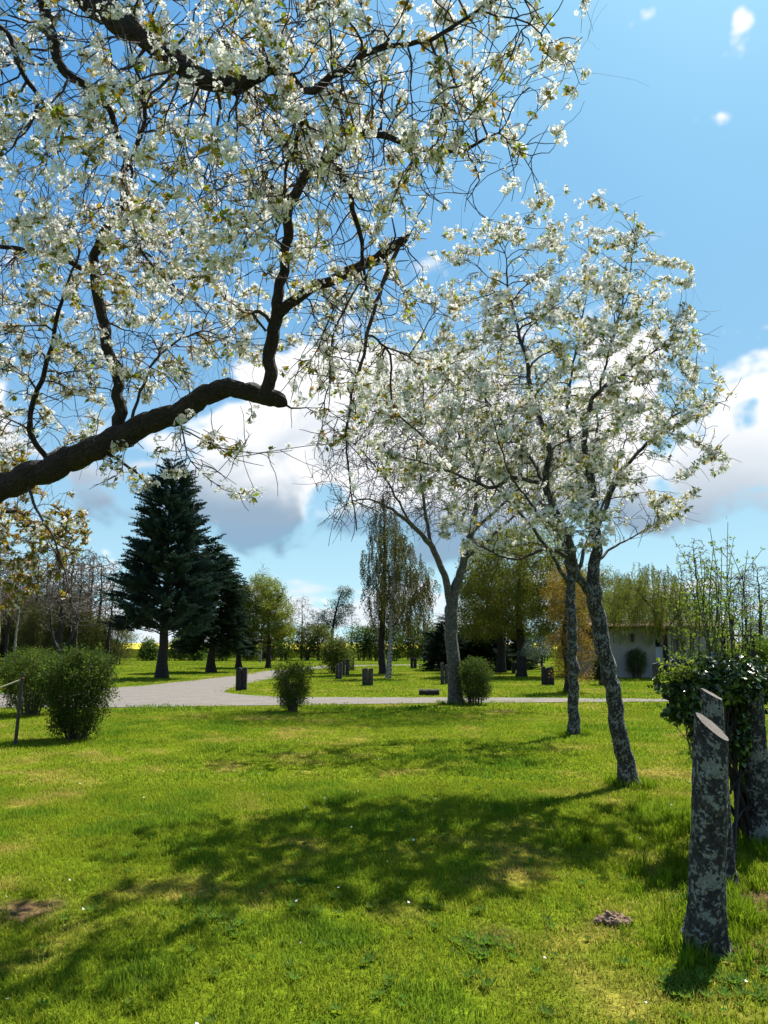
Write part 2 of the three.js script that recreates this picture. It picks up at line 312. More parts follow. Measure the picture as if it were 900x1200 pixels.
function inEllipsoids(list, n, r, keep) {                           // [centre, rx, ry, rz, weight]
  const out = [], tot = list.reduce((s, e) => s + (e[4] ?? 1) * e[1] * e[2] * e[3], 0);
  while (out.length < n) {
    let w = r() * tot, e = list[0]; for (const q of list) { w -= (q[4] ?? 1) * q[1] * q[2] * q[3]; if (w <= 0) { e = q; break; } }
    const d = onSphere(r).multiplyScalar(Math.cbrt(r() * 0.9 + 0.1)), p = e[0].clone().add(V(d.x * e[1], d.y * e[2], d.z * e[3]));
    if (p.y > 0.4 && (!keep || keep(p))) out.push(p);
  }
  return out;
}
function dress(root, nodes, r, { blooms, sprigs, maxR = 0.01, density = 1, leaf = 0.7, bloomScale = 1, sprigScale = 1, tintB = [1, 1, 1], tintL = [1, 1, 1], patch = 0.9, droop = 0.2, off = 0, extraLeaf = 0 }) {
  const B = blooms.map(() => []), L = sprigs.map(() => []);
  nodes.forEach((n) => {
    if (n.r > maxR || n.parent < 0) return;
    const bare = N3(n.p.x * patch + off, n.p.y * patch, n.p.z * patch);                // flowers come in patches, bare twigs between
    let k = density * clamp(0.36 + bare * 2.6, 0.03, 2.9); const dir = n.p.clone().sub(nodes[n.parent].p);
    while (k > 0) {
      if (r() < k) {
        const d = onSphere(r).addScaledVector(dir.clone().normalize(), 0.5); d.y -= droop; d.normalize();
        const p = n.p.clone().addScaledVector(dir, -r());
        const j = Math.floor(r() * B.length), g = 0.9 + r() * 0.1;
        B[j].push({ p, q: aim(d, r() * 6.28), s: bloomScale * (0.75 + r() * 0.5), c: [tintB[0] * g, tintB[1] * g, tintB[2] * g] });
        for (let z = 0; z <= extraLeaf; z++) if (r() < leaf) { const f = onSphere(r).add(d).normalize(), i = Math.floor(r() * L.length); L[i].push({ p, q: aim(f, r() * 6.28), s: sprigScale * (0.6 + r() * 0.7), c: vary(tintL, r, 0.25) }); }
      }
      k -= 1;
    }
  });
  B.forEach((l, j) => l.length && inst('blossom', blooms[j], M.petal, l, root, root.position));
  L.forEach((l, j) => l.length && inst('young_leaves', sprigs[j], M.leaf, l, root, root.position));
}

// ================================================================ the ground
const roadOutline = [[-420, 829], [130, 829.5], [340, 826.5], [535, 824], [780, 822.5], [1350, 822.5], [1350, 818.2], [780, 819.3], [560, 817.6], [340, 817.4], [290, 815], [268, 812.6], [262, 810.6], [268, 807.5], [284, 802], [318, 795.5], [345, 788.5], [366, 784.4], [400, 781.6], [470, 779.9], [640, 779.2], [640, 778.2], [470, 778.8], [395, 779.6], [352, 781.6], [318, 785.8], [275, 792], [232, 797], [170, 803.5], [130, 806.5], [60, 810.5], [0, 812.5], [-420, 817]].map(([x, y]) => { const p = onGround(x, y); return [p.x, p.z]; });
function inRoad(x, z) { let s = false; for (let i = 0, j = roadOutline.length - 1; i < roadOutline.length; j = i++) { const [xi, zi] = roadOutline[i], [xj, zj] = roadOutline[j]; if ((zi > z) !== (zj > z) && x < (xj - xi) * (z - zi) / (zj - zi) + xi) s = !s; } return s; }
const dirtSpots = [[onGround(35, 1070), 0.32], [onGround(718, 1081), 0.15], [onGround(590, 805 + 28), 0.5], [onGround(875, 1050), 0.5], [onGround(862, 1108), 0.25], [onGround(580, 1095), 0.14]];
function lawn(x, z) {                                               // base colour of the sward, and how dry it is
  const a = fbm2(x * 0.23 + 3, z * 0.23, 3), b = fbm2(x * 0.9 + 40, z * 0.9, 3), c = fbm2(x * 3.1 - 8, z * 3.1, 2);
  const dry = S(a * 0.75 + b * 0.85 + c * 0.4, 0.14, 0.6), lush = S(-a * 0.6 - b * 0.8, 0.12, 0.5);
  let col = mix3(mix3([0.152, 0.208, 0.013], [0.09, 0.165, 0.011], lush), [0.3, 0.24, 0.06], dry * 0.8);
  return { col, dry, lush };
}
{
  const soil = tex(512, (u, v) => { const n = pf(nA, u, v, 2, 5), m = pf(nB, u, v, 3, 5); const k = 0.62 + 0.5 * n * m + 0.25 * (m - 0.5); return [k, k, k * 0.95]; });
  const xs = [], zs = []; let q = 0; while (q < 1600) { xs.push(q); q += Math.max(0.16, q * 0.035); }
  const X = [...xs.slice(1).map((v) => -v).reverse(), ...xs]; q = 0; const Zf = []; while (q < 1800) { Zf.push(-q); q += Math.max(0.16, q * 0.02); }
  const Z = [60, 30, 15, 8, 4, 2, 1, ...Zf], pos = [], uv = [], col = [], idx = [];
  for (const z of Z) for (const x of X) {
    pos.push(x, groundH(x, z), z); uv.push(x / 1.3, z / 1.3);
    const { col: c } = lawn(x, z); let f = c.map((v) => v * 1.0);
    for (const [p, rr] of dirtSpots) { const d = Math.hypot(x - p.x, z - p.z) / rr + 0.4 * N2(x * 5, z * 5); f = mix3([0.16, 0.1, 0.06], f, S(d, 0.55, 1.1)); }
    col.push(...f);
  }
  const w = X.length; for (let j = 0; j < Z.length - 1; j++) for (let i = 0; i < w - 1; i++) { const o = j * w + i; idx.push(o, o + 1, o + w, o + 1, o + w + 1, o + w); }
  const g = new THREE.BufferGeometry(); g.setAttribute('position', new THREE.Float32BufferAttribute(pos, 3)); g.setAttribute('uv', new THREE.Float32BufferAttribute(uv, 2)); g.setAttribute('color', new THREE.Float32BufferAttribute(col, 3)); g.setIndex(idx); g.computeVertexNormals();
  solo('lawn', g, new THREE.MeshPhysicalMaterial({ vertexColors: true, map: soil, bumpMap: soil, bumpScale: 0.03, roughness: 1, specularIntensity: 0 }), V(0, 0, 0), 'broad mown lawn running out to the fields', 'lawn', null, 'structure');

  const shape = new THREE.Shape(roadOutline.map(([x, z]) => new THREE.Vector2(x, -z))), rg = new THREE.ShapeGeometry(shape);
  rg.rotateX(-Math.PI / 2);
  const rp = rg.attributes.position; for (let k = 0; k < rp.count; k++) rg.attributes.uv.setXY(k, rp.getX(k) / 2, rp.getZ(k) / 2);
  const road = tex(512, (u, v) => { const n = pf(nA, u, v, 4, 5), m = pf(nB, u, v, 0, 3); const k = 0.345 + 0.14 * (n - 0.5) + 0.12 * (m - 0.5); return [k * 1.06, k * 0.985, k * 0.9]; });
  solo('park_road', rg, mat({ map: road, bumpMap: road, bumpScale: 0.01, roughness: 0.95 }), V(0, 0.012, 0), 'grey park road curving through the lawn', 'road', null, 'structure');
}
// grass: patches of blades, finer near the path of the camera
{
  const patchGeo = (seed, n, size, h, w) => { const r = rng(seed), b = new Buf(); for (let k = 0; k < n; k++) {
    const o = V((r() - 0.5) * size * 1.25, -0.004, (r() - 0.5) * size * 1.25), t = r() * 6.283, d = V(Math.cos(t), 0, Math.sin(t)), s = V(-d.z, 0, d.x).multiplyScalar(w * (0.6 + r() * 0.7) / 2), hh = h * (0.45 + r() * 0.85), bend = hh * (0.15 + r() * 0.75);
    const m = o.clone().addScaledVector(Y, hh * 0.6).addScaledVector(d, bend * 0.35), e = o.clone().addScaledVector(Y, hh).addScaledVector(d, bend), j = 0.75 + r() * 0.5, straw = r() < 0.05, c = straw ? [1.7 * j, 1.15 * j, 2.2 * j] : [j * (0.9 + r() * 0.25), j, j];
    b.tri(o.clone().add(s), o.clone().sub(s), m.clone().sub(s), c); b.tri(o.clone().add(s), m.clone().sub(s), m.clone().add(s), c); b.tri(m.clone().add(s), m.clone().sub(s), e, c); } return b.geo(); };
  const r = rng(77), near = [1, 2, 3].map((k) => patchGeo(500 + k, 170, 0.24, 0.05, 0.0042)), mid = [1, 2].map((k) => patchGeo(510 + k, 190, 0.46, 0.05, 0.009)), far = [1, 2].map((k) => patchGeo(520 + k, 220, 1.1, 0.055, 0.02)), vast = [1].map((k) => patchGeo(530 + k, 260, 2.6, 0.07, 0.045));
  const lists = { near: near.map(() => []), mid: mid.map(() => []), far: far.map(() => []), vast: vast.map(() => []) };
  const put = (kind, z0, z1, gap, margin) => { for (let z = z0; z < z1; z += gap) { const hw = 0.49 * z + margin; for (let x = -hw; x < hw; x += gap) {
    const px = x + (r() - 0.5) * gap, pz = -(z + (r() - 0.5) * gap); if (inRoad(px, pz)) continue;
    const { col, dry, lush } = lawn(px, pz); let bare = 0; for (const [p, rr] of dirtSpots) bare = Math.max(bare, 1 - S(Math.hypot(px - p.x, pz - p.z) / rr, 0.5, 1.0)); if (r() < bare * 0.8 || r() < dry * 0.3) continue;
    const L = lists[kind], g = Math.floor(r() * L.length), h = (0.72 + 0.5 * lush - 0.25 * dry) * (0.75 + r() * 0.45) * (1 - 0.5 * bare);
    L[g].push({ p: V(px, groundH(px, pz), pz), q: new THREE.Quaternion().setFromAxisAngle(Y, r() * 6.283), s: V(1, h, 1), c: vary(col.map((v) => v * 1.12), r, 0.16) });
  } } };
  put('near', 2.4, 9.5, 0.16, 1.6); put('mid', 9.3, 20, 0.34, 2); put('far', 19.8, 56, 0.85, 3); put('vast', 55, 112, 1.7, 6);
  const turf = new THREE.Group(); turf.name = 'grass'; scene.add(turf); tag(turf, 'short green grass blades covering the whole lawn', 'grass', null, 'stuff');
  for (const [k, gs] of [['near', near], ['mid', mid], ['far', far], ['vast', vast]]) gs.forEach((g, j) => inst('grass_blades', g, M.blade, lists[k][j], turf));
}
console.log('ground done');

// ================================================================ the overhanging cherry
const at2 = (x, y, f, r) => [at(x, y, f), r];
{
  const back = (y) => lerp(-0.4, 1.05, S(y, 40, 320)), at2 = (x, y, f, r) => { const F = f + back(y); return [at(x, y, F), r * 0.86]; };
  const base = at(-95, 575, 7.5); base.y = groundH(base.x, base.z);
  const trunkX = base.x, bz = base.z, top = V(trunkX - 0.1, 3.0, bz - 0.05);
  const root = thing('cherry_tree', base, 'large old cherry tree in blossom whose thick sawn-off limb overhangs the lawn', 'tree');
  const seeds = [
    [[base.clone(), 0.25], [V(trunkX + 0.03, 1.0, bz), 0.21], [V(trunkX, 2.0, bz + 0.02), 0.2], [top, 0.19], [V(trunkX - 0.1, 4.4, bz + 0.2), 0.15], [V(trunkX + 0.1, 6.0, bz + 0.6), 0.11]],
    [[V(trunkX, 2.2, bz), 0.15], at2(-20, 588, 6.3, 0.145), at2(60, 548, 6.1, 0.138), at2(130, 517, 5.9, 0.13), at2(190, 488, 5.75, 0.115), at2(250, 462, 5.6, 0.1), at2(285, 459, 5.5, 0.088), at2(329, 470, 5.45, 0.078)],
    [at2(312, 465, 5.45, 0.06), at2(318, 425, 5.4, 0.062), at2(323, 372, 5.35, 0.056), at2(332, 320, 5.3, 0.05), at2(338, 262, 5.25, 0.047), at2(352, 215, 5.2, 0.044), at2(385, 185, 5.15, 0.04), at2(432, 158, 5.1, 0.028), at2(520, 178, 5.0, 0.016), at2(585, 155, 5.0, 0.008)],
    [at2(323, 370, 5.35, 0.05), at2(352, 348, 5.3, 0.052), at2(395, 325, 5.25, 0.05), at2(440, 302, 5.2, 0.05), at2(474, 281, 5.2, 0.045)],
    [at2(320, 380, 5.35, 0.02), at2(303, 365, 5.33, 0.02), at2(295, 366, 5.3, 0.018), at2(312, 388, 5.3, 0.012)],
    [at2(470, 284, 5.2, 0.02), at2(446, 340, 5.1, 0.02), at2(432, 390, 5.05, 0.017), at2(415, 450, 5.0, 0.014), at2(406, 500, 5.0, 0.011), at2(410, 560, 5.0, 0.008), at2(418, 622, 5.0, 0.005)],
    [at2(432, 390, 5.05, 0.012), at2(455, 410, 5.1, 0.014), at2(465, 480, 5.15, 0.011), at2(500, 515, 5.2, 0.009), at2(530, 555, 5.25, 0.006)],
    [at2(455, 405, 5.1, 0.01), at2(500, 430, 5.15, 0.009), at2(530, 450, 5.2, 0.005)],
    [at2(140, 512, 5.9, 0.07), at2(137, 450, 5.85, 0.055), at2(122, 380, 5.8, 0.052), at2(110, 318, 5.75, 0.05), at2(116, 285, 5.7, 0.048), at2(138, 252, 5.65, 0.04), at2(146, 205, 5.6, 0.026), at2(170, 130, 5.5, 0.016), at2(150, 40, 5.4, 0.01)],
    [at2(137, 262, 5.65, 0.03), at2(170, 300, 5.6, 0.014), at2(215, 345, 5.5, 0.008)],
    [at2(110, 320, 5.75, 0.03), at2(60, 300, 5.7, 0.028), at2(0, 288, 5.7, 0.024), at2(-60, 290, 5.8, 0.015)],
    [V(trunkX - 0.1, 4.0, bz + 0.15) && [V(trunkX - 0.1, 4.2, bz + 0.15), 0.1], at2(-60, 60, 5.7, 0.1), at2(40, -50, 5.3, 0.095), at2(110, 5, 5.1, 0.088), at2(170, 45, 5.0, 0.08), at2(225, 78, 4.95, 0.072), at2(272, 97, 4.9, 0.062), at2(322, 78, 4.85, 0.052), at2(345, 118, 4.8, 0.03), at2(352, 150, 4.8, 0.02)],
    [at2(330, 78, 4.85, 0.03), at2(365, 108, 4.85, 0.028), at2(400, 82, 4.8, 0.024), at2(450, 56, 4.75, 0.02), at2(505, 45, 4.7, 0.014), at2(560, 12, 4.7, 0.009), at2(620, -20, 4.7, 0.006)],
    [at2(40, -50, 5.3, 0.05), at2(60, 40, 5.3, 0.045), at2(78, 85, 5.3, 0.038), at2(110, 105, 5.3, 0.03), at2(135, 150, 5.35, 0.022), at2(155, 200, 5.4, 0.014)],
    [at2(-40, 10, 5.6, 0.03), at2(10, 40, 5.5, 0.022), at2(40, 110, 5.4, 0.016), at2(90, 150, 5.4, 0.01)],
    [at2(385, 185, 5.15, 0.03), at2(402, 208, 5.1, 0.03), at2(415, 250, 5.05, 0.024), at2(424, 300, 5.0, 0.018), at2(432, 345, 4.95, 0.01)],
    [at2(560, 12, 4.7, 0.008), at2(620, 30, 4.7, 0.006), at2(655, 60, 4.7, 0.004), at2(672, 78, 4.7, 0.003)],
    [at2(585, 155, 5.0, 0.007), at2(615, 185, 5.0, 0.005), at2(632, 215, 5.0, 0.003)],
    [at2(440, 305, 5.2, 0.012), at2(395, 380, 5.1, 0.01), at2(385, 450, 5.1, 0.007), at2(372, 520, 5.1, 0.004)],
    [at2(420, 318, 5.2, 0.012), at2(400, 350, 5.2, 0.01), at2(365, 420, 5.2, 0.006), at2(350, 455, 5.2, 0.003)],
    [at2(60, 548, 6.1, 0.03), at2(35, 500, 6.0, 0.026), at2(55, 430, 5.9, 0.022), at2(72, 350, 5.8, 0.017), at2(95, 290, 5.7, 0.01)],
    [at2(30, 560, 6.15, 0.02), at2(45, 600, 6.0, 0.014), at2(70, 650, 5.9, 0.009), at2(82, 700, 5.8, 0.006)],
    [at2(110, 525, 5.95, 0.02), at2(150, 545, 5.85, 0.016), at2(175, 570, 5.8, 0.008)],
    [at2(200, 485, 5.75, 0.014), at2(235, 515, 5.6, 0.008), at2(290, 530, 5.5, 0.005), at2(385, 520, 5.4, 0.0035)],
    [at2(210, 482, 5.75, 0.012), at2(225, 540, 5.65, 0.007), at2(260, 572, 5.6, 0.005), at2(295, 582, 5.55, 0.004)],
    [at2(150, 505, 5.9, 0.02), at2(180, 425, 5.8, 0.012), at2(240, 390, 5.7, 0.008), at2(300, 420, 5.6, 0.004)],
  ].map((s) => s.map((q) => (Array.isArray(q) ? q : q)));
  const r = rng(5), E = (x, y, f, rx, ry, rz, w = 1) => { const F = f + back(y), k = F / f; return [at(x, y, F), rx * k, ry * k, rz * k, w / k]; };
  const A = inEllipsoids([E(160, 110, 5.2, 2.0, 1.5, 1.1, 1.1), E(440, 70, 5.0, 1.25, 0.95, 0.9, 1.0), E(130, 360, 5.9, 1.25, 0.75, 1.1, 1.15), E(370, 210, 5.1, 0.95, 0.8, 0.8, 0.9), E(555, 150, 5.0, 0.62, 0.6, 0.5, 0.8), E(440, 420, 5.1, 0.55, 0.8, 0.5, 1.0), E(640, 40, 4.9, 0.42, 0.5, 0.5, 0.9), E(400, 350, 5.2, 0.45, 0.5, 0.5, 0.9), E(20, 470, 6.2, 0.7, 0.5, 0.8, 1.0), E(-250, 150, 6.6, 1.8, 1.8, 1.8, 0.55), E(100, -150, 6.2, 2.4, 1.2, 1.4, 0.35), E(250, 330, 6.6, 1.3, 0.8, 0.7, 0.5), E(440, 420, 6.3, 0.8, 0.8, 0.5, 0.8), E(230, 520, 5.6, 0.42, 0.26, 0.35, 1.3), E(150, 545, 5.8, 0.35, 0.22, 0.3, 1.2), E(275, 560, 5.5, 0.2, 0.14, 0.2, 1.3), E(165, 425, 5.5, 0.3, 0.25, 0.3, 1.5), E(60, 620, 5.9, 0.28, 0.26, 0.3, 1.6), E(84, 708, 5.8, 0.13, 0.2, 0.16, 3), E(300, 20, 3.9, 0.55, 0.3, 0.4, 1.4), E(120, 140, 4.1, 0.6, 0.4, 0.4, 1), E(230, 160, 4.0, 0.4, 0.35, 0.4, 1.2)],
    8700, r, (p) => { const f = -p.z, s = f; const u = p.x / s, w = (p.y - EYE) / s; const xn = u * FOCAL * 0.96; return !(xn > -130 && xn < 40 && w < 0.26 && w > 0.12) || r() < 0.1; });
  const nodes = colonise(seeds, A, { step: 0.08, kill: 0.085, wob: 0.022, tip: 0.0047, power: 2.8, wander: 0.26, sag: 0.1, seed: 9, most: 20000 });
  wood(root, nodes, { bark: M.darkBark, twig: M.twig, limbR: 0.02, sides: 18, bump: 0.2, flare: 0.5, spare: 4600, spareL: 0.38 });
  dress(root, nodes, r, { blooms: G.bloom, sprigs: G.sprig, maxR: 0.0085, density: 0.74, leaf: 0.5, bloomScale: 1.12, patch: 2.1, off: 2, sprigScale: 1.0, tintL: [0.95, 1.02, 0.9] });
  console.log('cherry', nodes.length);
}
// the second flowering cherry, leaning, with lichened trunk
{
  const base = onGround(738, 924); base.y = groundH(base.x, base.z); const F = -base.z;
  const root = thing('cherry_tree', base, 'blossoming cherry tree with a leaning lichen-spotted forked trunk, beside the tree stumps', 'tree');
  const a = (x, y, df, r) => at2(x, y, F + df, r);
  const seeds = [
    [[base.clone(), 0.0999], a(726, 860, 0, 0.09028), a(713, 790, 0, 0.08732), a(703, 735, 0, 0.08288), a(697, 695, 0, 0.07992), a(699, 640, 0.05, 0.0629), a(695, 590, 0.1, 0.0518), a(688, 540, 0.15, 0.0407), a(686, 490, 0.1, 0.03108), a(705, 455, 0, 0.02368), a(735, 435, 0, 0.01628), a(780, 400, 0, 0.0074)],
    [a(697, 700, 0, 0.0555), a(680, 680, -0.1, 0.0518), a(662, 625, -0.2, 0.0444), a(640, 568, -0.3, 0.03848), a(643, 527, -0.4, 0.03404), a(632, 485, -0.4, 0.02812), a(620, 440, -0.4, 0.0222), a(607, 385, -0.5, 0.01628), a(595, 335, -0.5, 0.01036), a(592, 290, -0.5, 0.00592)],
    [a(640, 568, -0.3, 0.02516), a(604, 560, -0.5, 0.0222), a(578, 570, -0.6, 0.01776), a(548, 560, -0.7, 0.01332), a(505, 545, -0.8, 0.00888), a(455, 530, -0.8, 0.00444)],
    [a(698, 625, 0, 0.0296), a(722, 565, 0.2, 0.02664), a(748, 530, 0.3, 0.0222), a(772, 503, 0.3, 0.01776), a(798, 482, 0.3, 0.00962), a(850, 470, 0.3, 0.00444)],
    [a(772, 503, 0.3, 0.00888), a(815, 518, 0.3, 0.00666), a(850, 535, 0.2, 0.0037)],
    [a(690, 560, 0.1, 0.0259), a(665, 510, 0.5, 0.02072), a(668, 450, 0.7, 0.0148), a(680, 390, 0.8, 0.00962), a(690, 320, 0.8, 0.00592), a(690, 280, 0.8, 0.0037)],
    [a(702, 455, 0, 0.0148), a(720, 390, -0.1, 0.01036), a(735, 330, -0.1, 0.0074), a(748, 262, -0.1, 0.0037)],
    [a(672, 655, -0.15, 0.0222), a(640, 645, -0.5, 0.01776), a(600, 655, -0.8, 0.01184), a(560, 640, -1.0, 0.00666)],
    [a(697, 660, 0.03, 0.0222), a(720, 640, 0.3, 0.0148), a(745, 628, 0.5, 0.00888), a(772, 610, 0.6, 0.00444)],
    [a(640, 568, -0.3, 0.0222), a(610, 520, 0.2, 0.01628), a(570, 470, 0.5, 0.01036), a(530, 420, 0.6, 0.00592)],
    [a(665, 630, -0.2, 0.0222), a(640, 610, -1.0, 0.01628), a(600, 560, -1.5, 0.01036), a(580, 500, -1.7, 0.00592)],
    [a(690, 540, 0.15, 0.0222), a(700, 500, 1.0, 0.0148), a(690, 440, 1.4, 0.00888)],
  ];
  const r = rng(15), E = (x, y, df, rx, ry, rz, w = 1) => [at(x, y, F + df), rx, ry, rz, w];
  const A = inEllipsoids([E(655, 450, 0, 1.75, 1.45, 1.7, 1), E(600, 320, -0.3, 1.1, 0.75, 1.0, 0.75), E(765, 440, 0.2, 0.75, 0.95, 0.9, 0.8), E(745, 320, 0, 0.28, 0.6, 0.35, 1.4), E(795, 385, 0.1, 0.4, 0.3, 0.4, 1), E(520, 500, -0.4, 1.15, 0.85, 1.1, 0.8), E(620, 610, -0.4, 1.2, 0.5, 1.1, 0.9), E(760, 590, 0.2, 0.6, 0.5, 0.7, 0.8), E(820, 480, 0.2, 0.35, 0.55, 0.4, 1), E(480, 440, -0.2, 0.9, 0.7, 0.8, 0.6), E(700, 260, -0.2, 0.4, 0.4, 0.4, 1), E(752, 285, -0.1, 0.11, 0.45, 0.14, 12), E(822, 368, 0, 0.36, 0.13, 0.16, 9), E(800, 330, 0.2, 0.2, 0.25, 0.16, 8), E(845, 470, 0.3, 0.2, 0.12, 0.2, 8), E(835, 545, 0.2, 0.3, 0.1, 0.16, 8), E(640, 235, -0.4, 0.3, 0.18, 0.2, 5), E(780, 600, 0.4, 0.3, 0.12, 0.2, 6)], 4700, r);
  const nodes = colonise(seeds, A, { step: 0.085, kill: 0.115, tip: 0.0048, power: 2.6, wander: 0.2, sag: -0.1, seed: 19 });
  wood(root, nodes, { bark: M.lichenBark, twig: M.twig, limbR: 0.022, sides: 18, bump: 0.14, flare: 0.35, spare: 1200, spareL: 0.3 });
  dress(root, nodes, r, { blooms: G.bloomFar, sprigs: G.sprigFar, maxR: 0.008, density: 1.12, leaf: 0.75, extraLeaf: 0, bloomScale: 0.92, patch: 1.4, off: 12, tintL: [0.95, 1.02, 0.9] });
  console.log('cherry 2', nodes.length);
}
// the cherry behind it
{
  const base = onGround(672, 861); base.y = groundH(base.x, base.z); const F = -base.z;
  const root = thing('cherry_tree', base, 'cherry tree with a straight pale mossy trunk standing between the leaning cherry and the road', 'tree');
  const a = (x, y, df, r) => at2(x, y, F + df, r);
  const seeds = [
    [[base.clone(), 0.108], a(672, 830, 0, 0.0972), a(671, 770, 0, 0.0936), a(669, 715, 0, 0.09), a(668, 670, 0, 0.072), a(655, 610, 0.1, 0.054), a(640, 540, 0.1, 0.036), a(630, 460, 0, 0.018), a(625, 400, 0, 0.0072)],
    [a(669, 690, 0, 0.0432), a(640, 640, -0.4, 0.0324), a(590, 580, -0.8, 0.0216), a(540, 530, -1, 0.01152), a(500, 480, -1, 0.00576)],
    [a(669, 690, 0, 0.0432), a(690, 630, 0.3, 0.0324), a(715, 570, 0.4, 0.0216), a(735, 510, 0.5, 0.00864)],
    [a(655, 610, 0.1, 0.0288), a(620, 570, 0.9, 0.0216), a(580, 500, 1.4, 0.00864)],
  ];
  const r = rng(25), E = (x, y, df, rx, ry, rz, w = 1) => [at(x, y, F + df), rx, ry, rz, w];
  const A = inEllipsoids([E(620, 510, 0, 2.2, 1.9, 2.0), E(510, 500, -0.3, 1.5, 1.4, 1.3, 0.9), E(700, 560, 0.2, 1.0, 1.0, 1.0, 0.7)], 2000, r);
  const nodes = colonise(seeds, A, { step: 0.14, kill: 0.15, tip: 0.004, power: 2.5, wander: 0.2, seed: 29 });
  wood(root, nodes, { bark: M.lichenBark, twig: M.darkTwig, limbR: 0.04, sides: 14, bump: 0.14, flare: 0.3 });
  dress(root, nodes, r, { blooms: G.bloomFar, sprigs: G.sprigFar, maxR: 0.009, density: 0.85, leaf: 0.75, extraLeaf: 0, bloomScale: 1.0, patch: 1.2, off: 22, tintL: [0.95, 1.02, 0.9] });
}
// the bronze-leaved cherry whose boughs come in under the sawn limb
{
  const base = V(-8.2, 0, -13.2); base.y = groundH(base.x, base.z);
  const root = thing('cherry_tree', base, 'cherry tree with bronze young leaves behind the clipped shrubs and rope post', 'tree');
  const seeds = [[[base.clone(), 0.14], [V(-8.1, 1.2, -13.1), 0.12], [V(-8.0, 2.4, -13.0), 0.1], [V(-7.7, 4.0, -12.8), 0.06], [V(-7.6, 5.5, -12.6), 0.02]],
    [[V(-8, 2.2, -13), 0.06], [V(-7.2, 3.4, -12.7), 0.045], at2(20, 600, 12.3, 0.03), at2(60, 640, 12.1, 0.015), at2(85, 690, 12, 0.006)], [[V(-8, 2.6, -13), 0.05], [V(-7.4, 4.4, -13.3), 0.03], [V(-6.9, 5.4, -13.3), 0.012]]];
  const r = rng(35), A = inEllipsoids([[V(-7.3, 4.4, -12.8), 1.5, 1.5, 1.5], [at(25, 635, 12.2), 1.0, 1.15, 0.9, 2.6], [V(-8.6, 4.2, -13), 1.3, 1.5, 1.4, 0.6]], 2200, r);
  const nodes = colonise(seeds, A, { step: 0.12, kill: 0.12, tip: 0.0035, power: 2.5, wander: 0.2, sag: 0.12, seed: 39 });
  wood(root, nodes, { bark: M.cherryBark, twig: M.twig, limbR: 0.03, bump: 0.12, flare: 0.3 });
  dress(root, nodes, r, { blooms: G.bloomFar, sprigs: G.sprig, maxR: 0.011, density: 0.5, leaf: 1, sprigScale: 1.5, tintL: [1.05, 0.92, 0.8], off: 32, extraLeaf: 2 });
}
// the bare grey tree by the road
{
  const base = onGround(535, 825); base.y = groundH(base.x, base.z); const F = -base.z;
  const root = thing('bare_tree', base, 'tall leafless grey-barked tree forking low, standing beside the road with a shrub at its foot', 'tree');
  const a = (x, y, df, r) => at2(x, y, F + df, r);
  const seeds = [
    [[base.clone(), 0.204], a(532, 790, 0, 0.1836), a(529, 740, 0, 0.17), a(530, 705, 0, 0.1632), a(540, 670, 0, 0.1156), a(552, 625, 0.1, 0.0884), a(560, 570, 0.2, 0.068), a(566, 500, 0.2, 0.0408), a(560, 440, 0.2, 0.0204)],
    [a(528, 712, 0, 0.1156), a(522, 680, -0.1, 0.102), a(505, 640, -0.2, 0.0816), a(482, 615, -0.4, 0.0612), a(455, 595, -0.6, 0.0408), a(425, 585, -0.9, 0.0204), a(395, 600, -1.0, 0.0102), a(385, 640, -1.0, 0.00544)],
    [a(505, 640, -0.2, 0.0544), a(497, 590, 0, 0.0476), a(490, 530, 0.1, 0.034), a(480, 470, 0.2, 0.017)],
    [a(482, 615, -0.4, 0.034), a(450, 560, -0.2, 0.0272), a(415, 520, 0, 0.017), a(385, 500, 0, 0.00816)],
    [a(552, 625, 0.1, 0.0544), a(590, 590, 0.5, 0.0408), a(640, 540, 0.9, 0.0238), a(670, 470, 1.0, 0.0102)],
    [a(545, 655, 0, 0.0612), a(575, 630, -0.5, 0.0408), a(610, 600, -1.1, 0.0238), a(650, 580, -1.4, 0.0102)],
    [a(560, 570, 0.2, 0.0408), a(535, 500, 1.0, 0.0272), a(520, 430, 1.4, 0.0136)],
  ];
  const r = rng(45), E = (x, y, df, rx, ry, rz, w = 1) => [at(x, y, F + df), rx, ry, rz, w];
  const A = inEllipsoids([E(540, 520, 0, 3.2, 2.8, 2.8), E(430, 550, -0.4, 1.6, 1.9, 1.5, 1.1), E(640, 540, 0.2, 1.8, 1.8, 1.8, 0.7)], 3400, r);
  const nodes = colonise(seeds, A, { step: 0.2, kill: 0.2, tip: 0.006, power: 2.5, wander: 0.16, sag: -0.02, seed: 49 });
  wood(root, nodes, { bark: M.greyBark, twig: M.darkTwig, limbR: 0.04, sides: 16, bump: 0.08, flare: 0.35, thin: 0.0085, spare: 2600, spareL: 0.7 });
}
console.log('trees near done');
